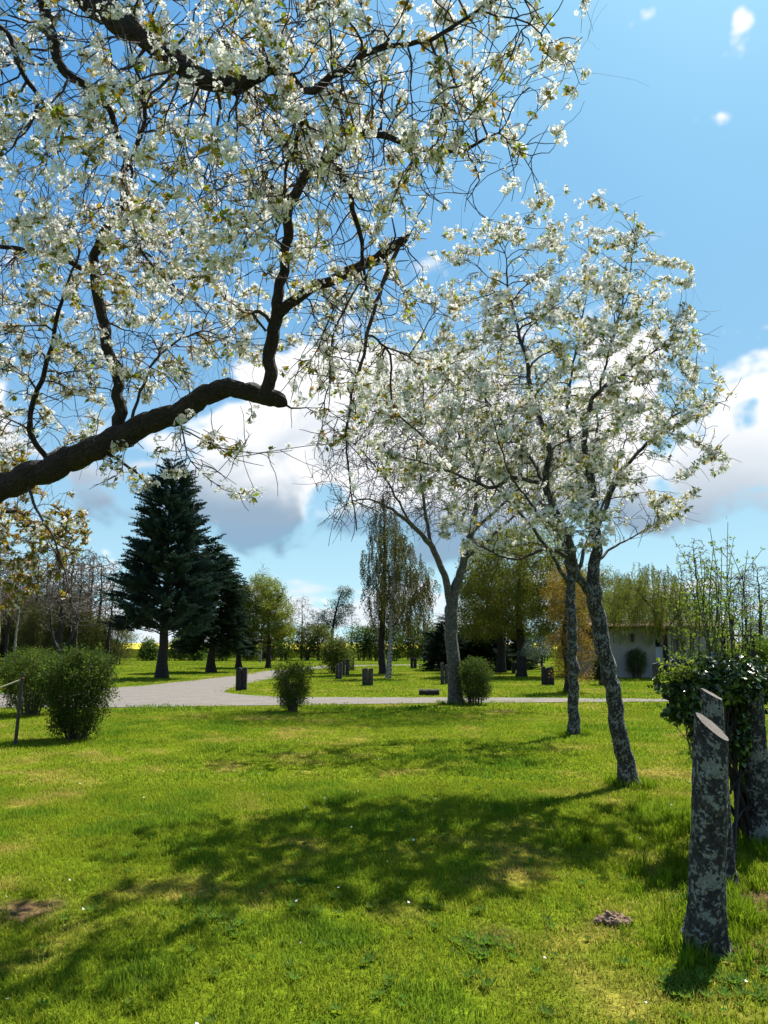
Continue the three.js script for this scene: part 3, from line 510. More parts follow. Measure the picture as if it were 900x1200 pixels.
// ================================================================ stumps, ivy and shoots along the old hedge line
function stump(name, base, top, r0, r1, slant, material, label, group) {
  const root = thing(name, base, label, 'stump', group), sides = 26, n = 22, b = new Buf(), ringTop = [];
  const ax = top.clone().sub(base);
  for (let k = 0; k <= n; k++) for (let s = 0; s <= sides; s++) {
    const t = k / n, w = s / sides * 6.2832, cx = Math.cos(w), cz = Math.sin(w);
    let r = lerp(r0, r1, t) * (1 + 0.45 * Math.exp(-t * ax.y / 0.12) * (0.6 + 0.6 * N3(cx * 1.4 + base.x, 0, cz * 1.4)));
    r *= 1 + 0.1 * fbm3(cx * 1.2 + base.x * 7, t * 2.4, cz * 1.2, 3) + 0.05 * N3(cx * 4, t * 9, cz * 4 + base.x);
    const cutY = slant.x * cx * r1 + slant.z * cz * r1, p = base.clone().addScaledVector(ax, t).add(V(cx * r, cutY * t * t, cz * r)); if (k === 0) p.y -= 0.06;
    b.vert(p, null, s / sides, t * ax.y / 0.6 + base.x); if (k === n && s < sides) ringTop.push(p);
  }
  for (let k = 0; k < n; k++) for (let s = 0; s < sides; s++) { const o = k * (sides + 1) + s, q = o + sides + 1; b.i.push(o, q, o + 1, o + 1, q, q + 1); }
  part('trunk', b.geo(base), material, root);
  const c = new Buf(), nrm = V(-slant.x, 1, -slant.z).normalize(), mid = ringTop.reduce((s, p) => s.add(p), V()).multiplyScalar(1 / ringTop.length);
  c.cap(mid.clone().addScaledVector(nrm, 0.003), ringTop.map((p) => p.clone().lerp(mid, 0.04).addScaledVector(nrm, 0.004)), nrm);
  part('cut_face', c.geo(base), M.cut, root);
  return root;
}
const S1 = onGround(826, 1108), S2 = onGround(846, 1030), S3 = onGround(893, 985);
for (const s of [S1, S2, S3]) s.y = groundH(s.x, s.z);
stump('tree_stump', S1, at(834, 852, -S1.z), 0.098, 0.086, V(-0.7, 0, -0.55), M.lichenBark, 'thick lichen-spotted tree stump with a slanting sawn top and no ivy');
stump('tree_stump', S2, at(834, 814, -S2.z), 0.09, 0.072, V(-0.5, 0, -0.3), M.lichenBark, 'tree stump with ivy crowding its top, between the slant-cut stump and the leaning post');
{
  const q = stump('leaning_post', S3, at(880, 785, -S3.z), 0.1, 0.08, V(0.1, 0, -0.25), M.lichenBark, 'old leaning trunk post with ivy climbing beside it'); q.userData.category = 'post';
}
{ // ivy thicket over the stumps, with its stems
  const base = V(3.0, groundH(3.0, -7.2), -7.2), root = thing('ivy_thicket', base, 'dark glossy ivy thicket sprawling over the stumps', 'ivy'), r = rng(61), st = new Buf(), leaves = [[], []];
  const ivyGeo = [0, 1].map((k) => { const b = new Buf(), q = rng(620 + k); for (let j = 0; j < 16; j++) { const o = onSphere(q).multiplyScalar(0.075 * q()), d = onSphere(q); d.y = d.y * 0.6 - 0.1; d.normalize(); const side = V().crossVectors(d, onSphere(q)).normalize(), L = 0.034 + q() * 0.022, c = q() < 0.22 ? [0.085, 0.15, 0.02] : [0.018 + q() * 0.014, 0.038 + q() * 0.022, 0.01];
    const up = V().crossVectors(d, side).normalize(), P = (a, s, h = 0) => o.clone().addScaledVector(d, a * L).addScaledVector(side, s * L).addScaledVector(up, h * L), m = P(0.3, 0), tip = P(1, 0, -0.15);
    b.tri(o, m, P(0.12, 0.5, 0.1), c); b.tri(P(0.12, 0.5, 0.1), m, P(0.55, 0.32, 0.06), c); b.tri(P(0.55, 0.32, 0.06), m, tip, c); b.tri(o, P(0.12, -0.5, 0.1), m, c); b.tri(P(0.12, -0.5, 0.1), P(0.55, -0.32, 0.06), m, c); b.tri(P(0.55, -0.32, 0.06), tip, m, c); } return b.geo(); });
  const vols = [[at(820, 800, 6.7), 0.27, 0.16, 0.26, 340], [at(856, 798, 6.9), 0.24, 0.15, 0.26, 250], [at(805, 825, 6.6), 0.13, 0.15, 0.18, 150], [at(822, 850, 6.5), 0.07, 0.18, 0.1, 70], [at(866, 850, 7.0), 0.1, 0.28, 0.12, 130], [at(876, 925, 7.1), 0.05, 0.3, 0.08, 80], [at(895, 800, 7.3), 0.22, 0.2, 0.25, 120]];
  for (const [c, rx, ry, rz, n] of vols) for (let k = 0; k < n; k++) {
    const d = onSphere(r).multiplyScalar(Math.cbrt(0.12 + 0.88 * r()) * (1 + 0.55 * N3(k * 0.31, c.x * 3, c.y * 2)));
    const p = c.clone().add(V(d.x * rx, d.y * ry, d.z * rz)); leaves[k & 1].push({ p, q: aim(onSphere(r).add(V(0, 0.7, 0.2)).normalize(), r() * 6.28), s: 0.6 + r() * 0.5, c: vary([1, 1, 1], r, 0.35) });
  }
  for (let k = 0; k < 26; k++) { const v = vols[Math.floor(r() * vols.length)], d = onSphere(r), p = v[0].clone().add(V(d.x * v[1], d.y * v[2], d.z * v[3])), foot = (k % 3 ? S3 : S2).clone().add(V((r() - 0.5) * 0.3, 0, -0.1 + (r() - 0.5) * 0.3)), mid = foot.clone().lerp(p, 0.55).add(V((r() - 0.5) * 0.12, 0.1, (r() - 0.5) * 0.12)); const cv = new THREE.CatmullRomCurve3([foot, mid, p]); st.tube(cv.getPoints(10), Array.from({ length: 11 }, (_, j) => lerp(0.02, 0.004, j / 10)), 5); }
  part('stems', st.geo(base), M.darkBark, root, 'stuff');
  leaves.forEach((l, j) => inst('ivy_leaves', ivyGeo[j], M.ivy, l, root, base));
}
{ // upright leafy shoots rising out of the ivy
  const base = V(3.05, groundH(3.05, -7.4), -7.4), root = thing('leafy_shoots', base, 'tall thin upright shoots with fresh green leaves rising behind the ivy thicket', 'shrub'), r = rng(71), st = new Buf(), L = [];
  const sp = sprigGeo(710, 4, 0.042, 0.02, 0.015, [[0.17, 0.24, 0.02], [0.14, 0.2, 0.02], [0.2, 0.24, 0.03]]);
  const tops = [[790, 690], [797, 665], [806, 650], [812, 640], [820, 648], [826, 660], [832, 618], [838, 668], [846, 640], [853, 612], [858, 660], [866, 690], [876, 645], [884, 700], [800, 710], [815, 690], [845, 700], [862, 720], [893, 690], [789, 730], [828, 710], [836, 640], [869, 668]];
  tops.forEach(([x, y], k) => {
    const F = 7.0 + (k % 5) * 0.14, t = at(x, y, F), f = at(lerp(x, 838, 0.35), 800, F); f.y = groundH(f.x, f.z) + 0.3;
    const m1 = f.clone().lerp(t, 0.4).add(V((r() - 0.5) * 0.26, 0, (r() - 0.5) * 0.2)), m2 = f.clone().lerp(t, 0.75).add(V((r() - 0.5) * 0.14, 0, (r() - 0.5) * 0.12)), cv = new THREE.CatmullRomCurve3([f, m1, m2, t]), P = cv.getPoints(16);
    st.tube(P, P.map((_, j) => lerp(0.009, 0.0025, j / 16)), 5);
    for (let j = 3; j < 17; j++) for (let q = 0; q < 2; q++) if (r() < 0.8) L.push({ p: P[j].clone().add(V((r() - 0.5) * 0.02, (r() - 0.5) * 0.09, (r() - 0.5) * 0.02)), q: aim(onSphere(r).add(V(0, 0.6, 0)).normalize(), r() * 6), s: lerp(1.25, 0.55, j / 17) * (0.6 + r() * 0.7), c: vary([1, 1, 1], r, 0.25) });
    for (let s = 0; s < 7; s++) { const j = 3 + Math.floor(r() * 11), d = V((r() - 0.5) * 1.5, 0.8, (r() - 0.5) * 1.3).normalize().multiplyScalar(0.15 + r() * 0.36), e = P[j].clone().add(d); st.tube([P[j], P[j].clone().addScaledVector(d, 0.5).add(V(0, 0.01, 0)), e], [0.004, 0.003, 0.0018], 4); for (let q = 0; q < 5; q++) L.push({ p: P[j].clone().lerp(e, 0.25 + q * 0.18), q: aim(onSphere(r).add(V(0, 0.5, 0)).normalize(), r() * 6), s: 0.5 + r() * 0.6, c: vary([1, 1, 1], r, 0.25) }); }
  });
  // a low spray of light leaves reaching out over the ivy
  for (let k = 0; k < 12; k++) { const a0 = at(825 + r() * 15, 805, 6.6), e = at(768 + r() * 30, 768 + r() * 32, 6.4); const cv = new THREE.CatmullRomCurve3([a0, a0.clone().lerp(e, 0.5).add(V(0, 0.06, 0)), e]), P = cv.getPoints(8); st.tube(P, P.map((_, j) => lerp(0.005, 0.0018, j / 8)), 4); for (let j = 3; j < 9; j++) L.push({ p: P[j], q: aim(onSphere(r).add(V(0, 0.8, 0)).normalize(), r() * 6), s: 0.75 + r() * 0.5, c: vary([1.2, 1.15, 1], r, 0.2) }); }
  part('stems', st.geo(base), M.darkTwig, root, 'stuff');
  inst('young_leaves', sp, M.leaf, L, root, base);
}

// ================================================================ shrubs
function shrub(base, { h, rTop, rBase, top = 0.25, leaves, clump, n, r, name = 'round_shrub', label, category = 'shrub', group, stems = 16, stemMat = M.darkTwig, tint = [1, 1, 1], low = 0.12 }) {
  const root = thing(name, base, label, category, group), st = new Buf(), L = [];
  const prof = (t) => lerp(rBase, rTop, Math.pow(t, 0.75)) * Math.sqrt(Math.max(0.02, 1 - Math.pow(Math.max(0, (t - (1 - top)) / top), 2.4)));
  for (let k = 0; k < stems; k++) { const w = r() * 6.283, q = Math.sqrt(r()), f = V(Math.cos(w) * rBase * 0.55 * q, -0.02, Math.sin(w) * rBase * 0.55 * q), t = V(Math.cos(w) * rTop * q * 0.9, h * (0.75 + r() * 0.2), Math.sin(w) * rTop * q * 0.9), m = f.clone().lerp(t, 0.45).multiply(V(0.8, 1, 0.8)); const P = new THREE.CatmullRomCurve3([f, m, t]).getPoints(7); st.tube(P, P.map((_, j) => lerp(h * 0.016, h * 0.003, j / 7)), 4); }
  part('stems', st.geo(), stemMat, root, 'stuff');
  for (let k = 0; k < n; k++) { const t = low + (1 - low) * Math.pow(r(), 0.8), w = r() * 6.283, q = Math.sqrt(0.2 + 0.8 * r()) * (0.95 + 0.3 * N3(Math.cos(w) * 2.2 + base.x, t * 4, Math.sin(w) * 2.2 + base.z)), R = prof(t) * q; L.push({ p: V(Math.cos(w) * R, t * h * (0.95 + 0.13 * N2(Math.cos(w) * 2.5 + base.x, Math.sin(w) * 2.5) + 0.05 * (r() - 0.3)), Math.sin(w) * R), q: aim(onSphere(r), r() * 6.28), s: 0.7 + r() * 0.6, c: vary(tint, r, 0.22) }); }
  inst('foliage', clump, M.leaf, L, root);
  return root;
}
const GREEN = [[0.05, 0.09, 0.01], [0.07, 0.115, 0.012], [0.038, 0.07, 0.009], [0.11, 0.145, 0.018]];
const shrubClump = clumpGeo(80, 34, 0.13, 0.045, 0.024, GREEN, 6), bigClump = clumpGeo(81, 40, 0.3, 0.11, 0.055, GREEN, 8), oliveClump = clumpGeo(82, 30, 0.32, 0.1, 0.05, [[0.1, 0.115, 0.016], [0.085, 0.1, 0.014], [0.12, 0.13, 0.02], [0.11, 0.09, 0.02]], 6);
const G0 = (x, y) => { const p = onGround(x, y); p.y = groundH(p.x, p.z); return p; };
{
  const r = rng(91);
  shrub(G0(88, 866), { h: 1.5, rTop: 0.7, rBase: 0.3, n: 620, clump: shrubClump, r, label: 'bushy green vase-shaped shrub beside the rope post, in front of its larger twin' });
  shrub(G0(34, 838), { h: 1.45, rTop: 0.95, rBase: 0.45, n: 620, clump: shrubClump, r, tint: [1.15, 1.1, 1], label: 'wide green shrub standing behind the shrub beside the rope post' });
  shrub(G0(344, 834), { h: 1.16, rTop: 0.54, rBase: 0.22, top: 0.12, n: 270, clump: shrubClump, r, stems: 34, tint: [1.5, 1.35, 1], label: 'small flat-topped vase-shaped shrub alone on the grass before the road' });
  shrub(G0(557, 826), { h: 1.18, rTop: 0.46, rBase: 0.34, top: 0.15, n: 330, clump: shrubClump, r, label: 'clipped green shrub at the foot of the bare grey tree' });
  shrub(G0(396, 789), { h: 2.0, rTop: 1.0, rBase: 0.8, top: 0.7, n: 260, clump: oliveClump, r, tint: [0.9, 1.1, 1], label: 'rounded light green bush behind the row of short posts' });
  shrub(G0(747, 795), { h: 1.42, rTop: 0.5, rBase: 0.4, top: 0.15, n: 230, clump: shrubClump, r, label: 'clipped box-shaped shrub against the white house wall' });
  shrub(G0(709, 803), { h: 1.2, rTop: 0.5, rBase: 0.5, top: 0.7, n: 330, clump: shrubClump, r, tint: [0.4, 0.45, 0.6], label: 'dark domed evergreen bush on the lawn before the house' });
  shrub(G0(892, 786), { h: 1.9, rTop: 1.6, rBase: 1.4, top: 0.5, n: 360, clump: bigClump, r, tint: [1.3, 1.35, 1], label: 'bright green rounded bush behind the leaning trunk post' });
}
// ================================================================ conifers
function frondGeo(seed, L, W, n, cols) { const r = rng(seed), b = new Buf(); for (let k = 0; k < n; k++) { const t = r(), s = r() < 0.5 ? -1 : 1, o = V((r() - 0.5) * 0.02, -t * t * 0.1 * L, 0).add(V(0, 0, t * L)), w = W * (1 - t * 0.75) * (0.4 + 0.6 * r()), e = o.clone().add(V(s * w, (r() - 0.35) * W * 0.5, w * (0.5 + r() * 0.6))), k2 = V(0, 0.004, 0.02 + r() * 0.018); b.tri(o.clone().sub(k2), o.clone().add(k2), e, cols[Math.floor(r() * cols.length)]); } return b.geo(); }
const NEEDLE = [[0.026, 0.046, 0.03], [0.034, 0.06, 0.034], [0.02, 0.038, 0.026], [0.045, 0.075, 0.042]];
const frond = [frondGeo(1, 0.95, 0.24, 120, NEEDLE), frondGeo(2, 0.85, 0.28, 120, NEEDLE)];
function conifer(base, { h, clear, prof, rT, n, r, label, tint = [1, 1, 1], lift = 0.1, fs = 1, group, name = 'conifer_tree', fullness = 1 }) {
  const root = thing(name, base, label, 'tree', group), st = new Buf(), L = [[], []], tr = [], rr = [];
  for (let k = 0; k <= 14; k++) { tr.push(V(0.05 * N2(k * 0.4, h), h * k / 14, 0.05 * N2(k * 0.4 + 9, h))); rr.push(Math.max(0.015, rT * (1 - k / 14.4) * (1 + 0.5 * Math.exp(-k * 1.5)))); }
  part('trunk', new Buf().tube(tr, rr, 12, 0.1, h).geo(), M.darkBark, root);
  for (let k = 0; k < n; k++) {
    const t = (k + r()) / n, y = lerp(clear, h * 0.985, Math.pow(t, 0.9)), u = (y - clear) / (h - clear), R = prof(u) * (0.55 + 0.65 * r()) * (1 + 0.22 * N2(k * 2.4, h)), w = k * 2.399 + r() * 0.7, d = V(Math.cos(w), 0, Math.sin(w));
    const P = []; for (let j = 0; j <= 5; j++) { const q = j / 5; P.push(V(0, y, 0).addScaledVector(d, R * q).add(V(0, R * (lift * q * 1.6 - 0.42 * q * q * (1 - u)), 0))); }
    st.tube(P, P.map((_, j) => Math.max(0.006, (0.012 + R * 0.014) * (1 - j / 5.6))), 4);
    const m = Math.max(2, Math.ceil(R * 8 * fullness));
    for (let j = 0; j < m; j++) { const q = 0.12 + 0.88 * Math.sqrt((j + r()) / m), f = Math.min(4, Math.floor(q * 5)), p = P[f].clone().lerp(P[f + 1], q * 5 - f), out = d.clone().applyAxisAngle(Y, (r() - 0.5) * 1.5); out.y = (r() - 0.5) * 0.6 + lift * 1.2; out.normalize(); p.y += (r() - 0.5) * 0.4; const quat = new THREE.Quaternion().setFromUnitVectors(V(0, 0, 1), out).multiply(new THREE.Quaternion().setFromAxisAngle(V(0, 0, 1), (r() - 0.5) * 1.2)); L[j & 1].push({ p, q: quat, s: fs * (0.6 + r() * 0.6) * (0.5 + 0.5 * Math.min(1, R)), c: vary(tint, r, 0.3) }); }
  }
  part('boughs', st.geo(), M.darkBark, root, 'stuff');
  L.forEach((l, j) => inst('needles', frond[j], M.needle, l, root));
  return root;
}
{
  const r = rng(101);
  conifer(G0(190, 795), { h: 11.2, clear: 2.0, prof: (u) => 2.35 * Math.pow(1 - u, 0.95) * (0.75 + 0.25 * S(u, 0, 0.12)) + 0.15, rT: 0.26, n: 240, r, lift: 0.34, fs: 1.05, label: 'tall pointed dark blue-green cedar with wide spreading boughs', tint: [0.9, 1, 1.25] });
  conifer(G0(247, 788), { h: 8.0, clear: 1.5, prof: (u) => 1.85 * Math.pow(Math.max(0, 1 - u), 0.62) * (0.8 + 0.2 * S(u, 0, 0.2)), rT: 0.26, n: 170, r, lift: 0.1, fs: 1.1, fullness: 1.5, label: 'dark dense round-topped conifer next to the tall pointed cedar', tint: [1, 1.05, 0.9] });
  conifer(G0(279, 783), { h: 6.6, clear: 1.2, prof: (u) => 0.85 * Math.pow(Math.max(0, 1 - u), 0.5), rT: 0.2, n: 150, r, lift: 0.05, fs: 1.0, fullness: 1.7, label: 'narrow dark conifer between the round-topped conifer and the yellow-green willow', tint: [0.9, 0.95, 0.85] });
  [[524, 786, 3.6], [548, 785, 3.2], [572, 786, 3.9], [596, 785, 3.4]].forEach(([x, y, h]) => conifer(G0(x, y), { h, clear: 0.15, prof: (u) => 1.45 * Math.pow(Math.max(0, 1 - u), 0.7), rT: 0.12, n: 80, r, fs: 1.0, fullness: 1.4, name: 'spruce_tree', label: 'low dark spruce growing in the shade behind the broad olive-green tree', group: 'low dark spruces behind the road', tint: [0.8, 0.85, 0.8] }));
  // the far pine with tufted crown
  const base = G0(388, 773.5), root = thing('pine_tree', base, 'distant pine with dark tufted crown rising above the light green bush', 'tree'), A = inEllipsoids([[V(0.3, 5.0, 0), 2.0, 1.7, 1.8], [V(1.5, 7.2, 0), 1.2, 1.9, 1.2], [V(-1.2, 4.2, 0), 1.6, 1.3, 1.5]], 200, r);
  const nodes = colonise([[[V(0, 0, 0), 0.22], [V(0.1, 3, 0), 0.16], [V(0.6, 6, 0), 0.1], [V(1.3, 8.2, 0), 0.04]]], A, { step: 0.35, kill: 0.36, tip: 0.012, seed: 4 });
  nodes.forEach((n) => n.p.add(base)); wood(root, nodes, { bark: M.darkBark, twig: M.darkTwig, limbR: 0.08 });
  const L = []; nodes.forEach((n) => { if (n.r < 0.07) if (r() < 0.75) L.push({ p: n.p.clone().sub(base), q: aim(onSphere(r).add(V(0, 0.4, 0)).normalize(), r() * 6), s: 0.9 + r() * 0.6, c: vary([1, 1.25, 1.1], r, 0.3) }); });
  inst('needles', clumpGeo(85, 40, 0.34, 0.22, 0.045, NEEDLE), M.needle, L, root);
}
// ================================================================ leafy and weeping trees
function leafyTree(base, { h, crown, rT, attract, seed, label, clump, tint, per = 1, maxR = 0.05, name = 'leafy_tree', seeds, bark = M.darkBark, twig = M.darkTwig, step = 0.35, size = 1, group }) {
  const r = rng(seed), root = thing(name, base, label, 'tree', group), A = inEllipsoids(crown, attract, r);
  const nodes = colonise(seeds ?? [[[V(0, -0.05, 0), rT], [V(0.05, h * 0.2, 0.03), rT * 0.85], [V(-0.05, h * 0.45, 0), rT * 0.6], [V(0.05, h * 0.75, 0), rT * 0.25]]], A, { step, kill: step * 1.1, tip: 0.006, power: 2.3, seed });
  nodes.forEach((n) => n.p.add(base)); wood(root, nodes, { bark, twig, limbR: rT * 0.35, flare: 0.35 });
  const L = []; nodes.forEach((n) => { if (n.r < maxR) { let k = per; while (k > 0) { if (r() < k) L.push({ p: n.p.clone().sub(base).add(onSphere(r).multiplyScalar(0.2 * r())), q: aim(onSphere(r), r() * 6.28), s: size * (0.65 + r() * 0.7), c: vary(tint, r, 0.25) }); k--; } } });
  if (L.length) inst('foliage', clump, M.leaf, L, root);
  return root;
}
function strandGeo(seed, L, n, leafL, leafW, cols) { const r = rng(seed), b = new Buf(), a = V(), c = [0.04, 0.033, 0.015]; let p = V(0, 0, 0); for (let k = 1; k <= 8; k++) { const q = V(0.1 * L * N2(seed, k * 0.3), -L * k / 8, 0.1 * L * N2(seed + 5, k * 0.3)), w = V(0.005, 0, 0), w2 = V(0, 0, 0.005); b.tri(p.clone().add(w), p.clone().sub(w), q, c); b.tri(p.clone().add(w2), p.clone().sub(w2), q, c); for (let j = 0; j < n / 8; j++) { const o = p.clone().lerp(q, r()), d = onSphere(r); d.y = -Math.abs(d.y) - 0.3; d.normalize(); leafShape(b, o, d, V().crossVectors(d, onSphere(r)).normalize(), leafL * (0.6 + r() * 0.7), leafW, 0.002, cols[Math.floor(r() * cols.length)]); } p = q; } return b.geo(); }
function weeping(base, { seeds, crown, attract, seed, label, strand, tint, per, len, name, bark, step = 0.3, limbR = 0.07, maxR = 0.05, twig = M.darkTwig }) {
  const r = rng(seed), root = thing(name, base, label, 'tree'), A = inEllipsoids(crown, attract, r), nodes = colonise(seeds, A, { step, kill: step, tip: 0.006, power: 2.2, seed });
  nodes.forEach((n) => n.p.add(base)); wood(root, nodes, { bark, twig, limbR, flare: 0.3 });
  const L = []; nodes.forEach((n) => { if (n.r < maxR) { let k = per; while (k > 0) { if (r() < k) { const q = n.p.clone().sub(base), s = Math.min(len * (0.5 + r() * 0.8), Math.max(0.15, (q.y - 0.7) / 1)); L.push({ p: q, q: new THREE.Quaternion().setFromEuler(new THREE.Euler((r() - 0.5) * 0.5, r() * 6.28, (r() - 0.5) * 0.5)), s: V(1, s, 1), c: vary(tint, r, 0.22) }); } k--; } } });
  inst('hanging_shoots', strand, M.leaf, L, root);
  return root;
}
{
  const YG = [[0.2, 0.23, 0.02], [0.17, 0.21, 0.02], [0.23, 0.24, 0.03]], willowStrand = strandGeo(31, 1, 46, 0.085, 0.018, YG), birchStrand = strandGeo(33, 1, 48, 0.06, 0.034, [[0.09, 0.085, 0.014], [0.075, 0.06, 0.016], [0.1, 0.105, 0.016]]);
  const limeClump = clumpGeo(84, 40, 0.36, 0.13, 0.05, YG, 5);
  leafyTree(G0(314, 783), { h: 6.2, rT: 0.2, attract: 800, seed: 111, per: 2.6, clump: limeClump, tint: [0.9, 0.9, 1], name: 'willow_tree', label: 'yellow-green willow in young leaf beyond the curve of the road', crown: [[V(-0.6, 4.2, 0), 1.9, 2.6, 1.8], [V(0.5, 3.6, 0), 1.4, 1.9, 1.4]] });
  weeping(G0(781, 795), { name: 'willow_tree', label: 'weeping willow with yellow-green trailing shoots in front of the white house', seed: 113, strand: willowStrand, tint: [0.85, 0.85, 1], per: 3.2, len: 1.0, bark: M.darkBark, attract: 620, crown: [[V(-1.5, 3.5, 0.3), 2.3, 1.0, 1.6], [V(0.9, 3.6, 0), 1.6, 1.0, 1.5], [V(-0.6, 4.8, 0), 2.0, 1.0, 1.4, 0.8]], seeds: [[[V(0, 0, 0), 0.15], [V(0.03, 1.3, 0), 0.13], [V(0.0, 2.2, 0), 0.11], [V(-0.5, 3.4, 0), 0.06], [V(-1.2, 4.4, 0), 0.03]], [[V(0, 2.2, 0), 0.07], [V(0.7, 3.2, 0.2), 0.05], [V(1.2, 4.2, 0.3), 0.02]]] });
  weeping(G0(449, 790), { name: 'birch_tree', label: 'tall weeping birch with fine drooping twigs and a dark lower trunk', seed: 115, strand: birchStrand, tint: [1, 1, 1], per: 4, len: 0.75, bark: M.darkBark, attract: 800, maxR: 0.04, crown: [[V(0.2, 6.0, 0), 1.5, 3.6, 1.5], [V(1.4, 4.5, 0), 1.5, 2.2, 1.4, 0.6], [V(0, 9.3, 0), 0.8, 1.7, 0.8, 0.8]], seeds: [[[V(0, 0, 0), 0.24], [V(-0.1, 1.5, 0), 0.19], [V(0.0, 4, 0), 0.13], [V(0.1, 7.5, 0), 0.07], [V(0, 10.6, 0), 0.015]]] });
  weeping(G0(455, 795), { name: 'birch_tree', label: 'slimmer birch with a black and white trunk close beside the tall weeping birch', seed: 117, strand: birchStrand, tint: [1.05, 1.1, 1], per: 3.2, len: 0.6, bark: M.birchBark, attract: 420, maxR: 0.035, crown: [[V(0.9, 4.6, 0), 1.5, 2.2, 1.3], [V(0.4, 6.6, 0), 1.0, 1.6, 1.0]], seeds: [[[V(0, 0, 0), 0.14], [V(0.1, 1.4, 0), 0.12], [V(0.2, 3.5, 0), 0.08], [V(0.4, 7.4, 0), 0.015]], [[V(0.15, 2.4, 0), 0.05], [V(1.2, 4, 0), 0.03], [V(2.1, 5, 0), 0.012]]] });
  leafyTree(G0(611, 793), { h: 7, rT: 0.27, attract: 1300, seed: 121, per: 2.2, clump: oliveClump, size: 1.1, tint: [1.35, 1.35, 1], label: 'broad olive-green tree with a dark trunk, in young leaf behind the road', crown: [[V(0, 5.0, 0), 3.3, 3.1, 3.0], [V(-1.9, 3.4, 0), 1.8, 1.5, 1.8], [V(2.0, 3.6, 0.2), 1.8, 1.8, 1.8]] });
  leafyTree(G0(587, 788), { h: 6.5, rT: 0.3, attract: 700, seed: 123, per: 2, clump: oliveClump, tint: [0.85, 0.9, 1], label: 'second olive-green tree with a thicker dark trunk, close behind the broad one', crown: [[V(0, 4.5, 0), 2.6, 2.2, 2.4], [V(-1.3, 3.2, 0), 1.6, 1.2, 1.6]] });
  leafyTree(G0(748, 791.5), { h: 5.4, rT: 0.16, attract: 520, seed: 129, per: 1.7, clump: limeClump, tint: [0.62, 0.66, 1], size: 0.85, name: 'leafy_tree', label: 'yellow-green young tree whose crown hides the eaves of the white house', crown: [[V(-0.3, 3.9, 0.3), 2.0, 1.3, 1.6], [V(1.6, 3.7, 0.4), 1.5, 1.1, 1.4], [V(-1.6, 3.6, 0.4), 1.2, 1.1, 1.2]] });
  leafyTree(G0(700, 786), { h: 6.5, rT: 0.2, attract: 480, seed: 131, per: 1.6, clump: oliveClump, tint: [1.0, 1.05, 1], name: 'leafy_tree', label: 'olive-green tree behind the low wing of the white house', crown: [[V(0, 4.9, 0), 2.3, 2.0, 2.0], [V(1.6, 4.4, 0), 1.5, 1.5, 1.5]] });
  const gold = clumpGeo(88, 34, 0.2, 0.06, 0.032, [[0.26, 0.17, 0.025], [0.22, 0.16, 0.02], [0.3, 0.2, 0.03], [0.2, 0.12, 0.025]], 6);
  leafyTree(G0(665, 812), { h: 3.9, rT: 0.14, attract: 520, seed: 125, step: 0.2, per: 2.2, clump: gold, tint: [1, 1, 1], size: 0.9, maxR: 0.03, name: 'golden_tree', label: 'narrow upright tree with golden bronze leaves down to the ground behind the road', crown: [[V(0.22, 1.6, 0), 0.72, 1.55, 0.6, 1.5], [V(0.1, 3.2, 0), 0.8, 1.2, 0.7]] });
  const pale = clumpGeo(89, 40, 0.16, 0.035, 0.028, [[0.4, 0.42, 0.36], [0.16, 0.2, 0.08], [0.3, 0.34, 0.24]], 6);
  leafyTree(G0(637, 797), { h: 1.7, rT: 0.1, attract: 130, seed: 127, step: 0.14, per: 1.3, clump: pale, tint: [0.9, 0.9, 0.9], maxR: 0.03, name: 'small_tree', label: 'small lollipop-shaped pale grey-green tree behind the dark split posts', crown: [[V(-0.25, 1.45, 0), 0.68, 0.5, 0.6]] });
}
// ================================================================ bare trees far behind
function bareProto(seed, h, rT, crown, attract, bark, twig, extra, thin = 0.019) {
  const r = rng(seed), A = inEllipsoids(crown, attract, r), nodes = colonise(extra ?? [[[V(0, -0.05, 0), rT], [V(0.1, h * 0.25, 0.05), rT * 0.8], [V(-0.05, h * 0.6, 0), rT * 0.4], [V(0.05, h * 0.95, 0), rT * 0.1]]], A, { step: 0.28, kill: 0.28, tip: 0.008, power: 2.4, sag: -0.12, seed });
  const g = new THREE.Group(); wood(g, nodes, { bark, twig, limbR: rT * 0.5, sides: 9, flare: 0.3, thin }); return g;
}
const protos = {
  round: bareProto(201, 8, 0.2, [[V(0, 5.4, 0), 2.3, 2.7, 2.2]], 900, M.darkBark, M.paleTwig),
  tall: bareProto(202, 9, 0.16, [[V(0, 6.2, 0), 1.3, 3.2, 1.3]], 760, M.darkBark, M.paleTwig),
  birch: bareProto(203, 9, 0.13, [[V(0, 6.2, 0), 1.2, 3.2, 1.2]], 640, M.birchBark, M.paleTwig, null, 0.014),
  fork: bareProto(204, 7, 0.2, [[V(-0.9, 4.6, 0), 1.3, 2.2, 1.3], [V(1.1, 4.8, 0), 1.4, 2.3, 1.3]], 460, M.darkBark, M.darkTwig, [[[V(0, -0.05, 0), 0.22], [V(0, 1.1, 0), 0.2], [V(-0.6, 2.4, 0), 0.12], [V(-1, 5, 0), 0.04]], [[V(0, 1.1, 0), 0.15], [V(0.7, 2.3, 0), 0.12], [V(1.2, 5, 0), 0.04]]]),
};
function bare(kind, px, py, h, turn, label, group, wide = 1) {
  const g = protos[kind].clone(); g.name = numbered(kind === 'birch' ? 'birch_tree' : 'bare_tree'); const p = G0(px, py), s = h / { round: 8, tall: 9.3, birch: 9.3, fork: 7 }[kind];
  g.position.copy(p); g.rotation.y = turn; g.scale.set(s * wide, s, s * wide); scene.add(g); return tag(g, label, 'tree', group);
}
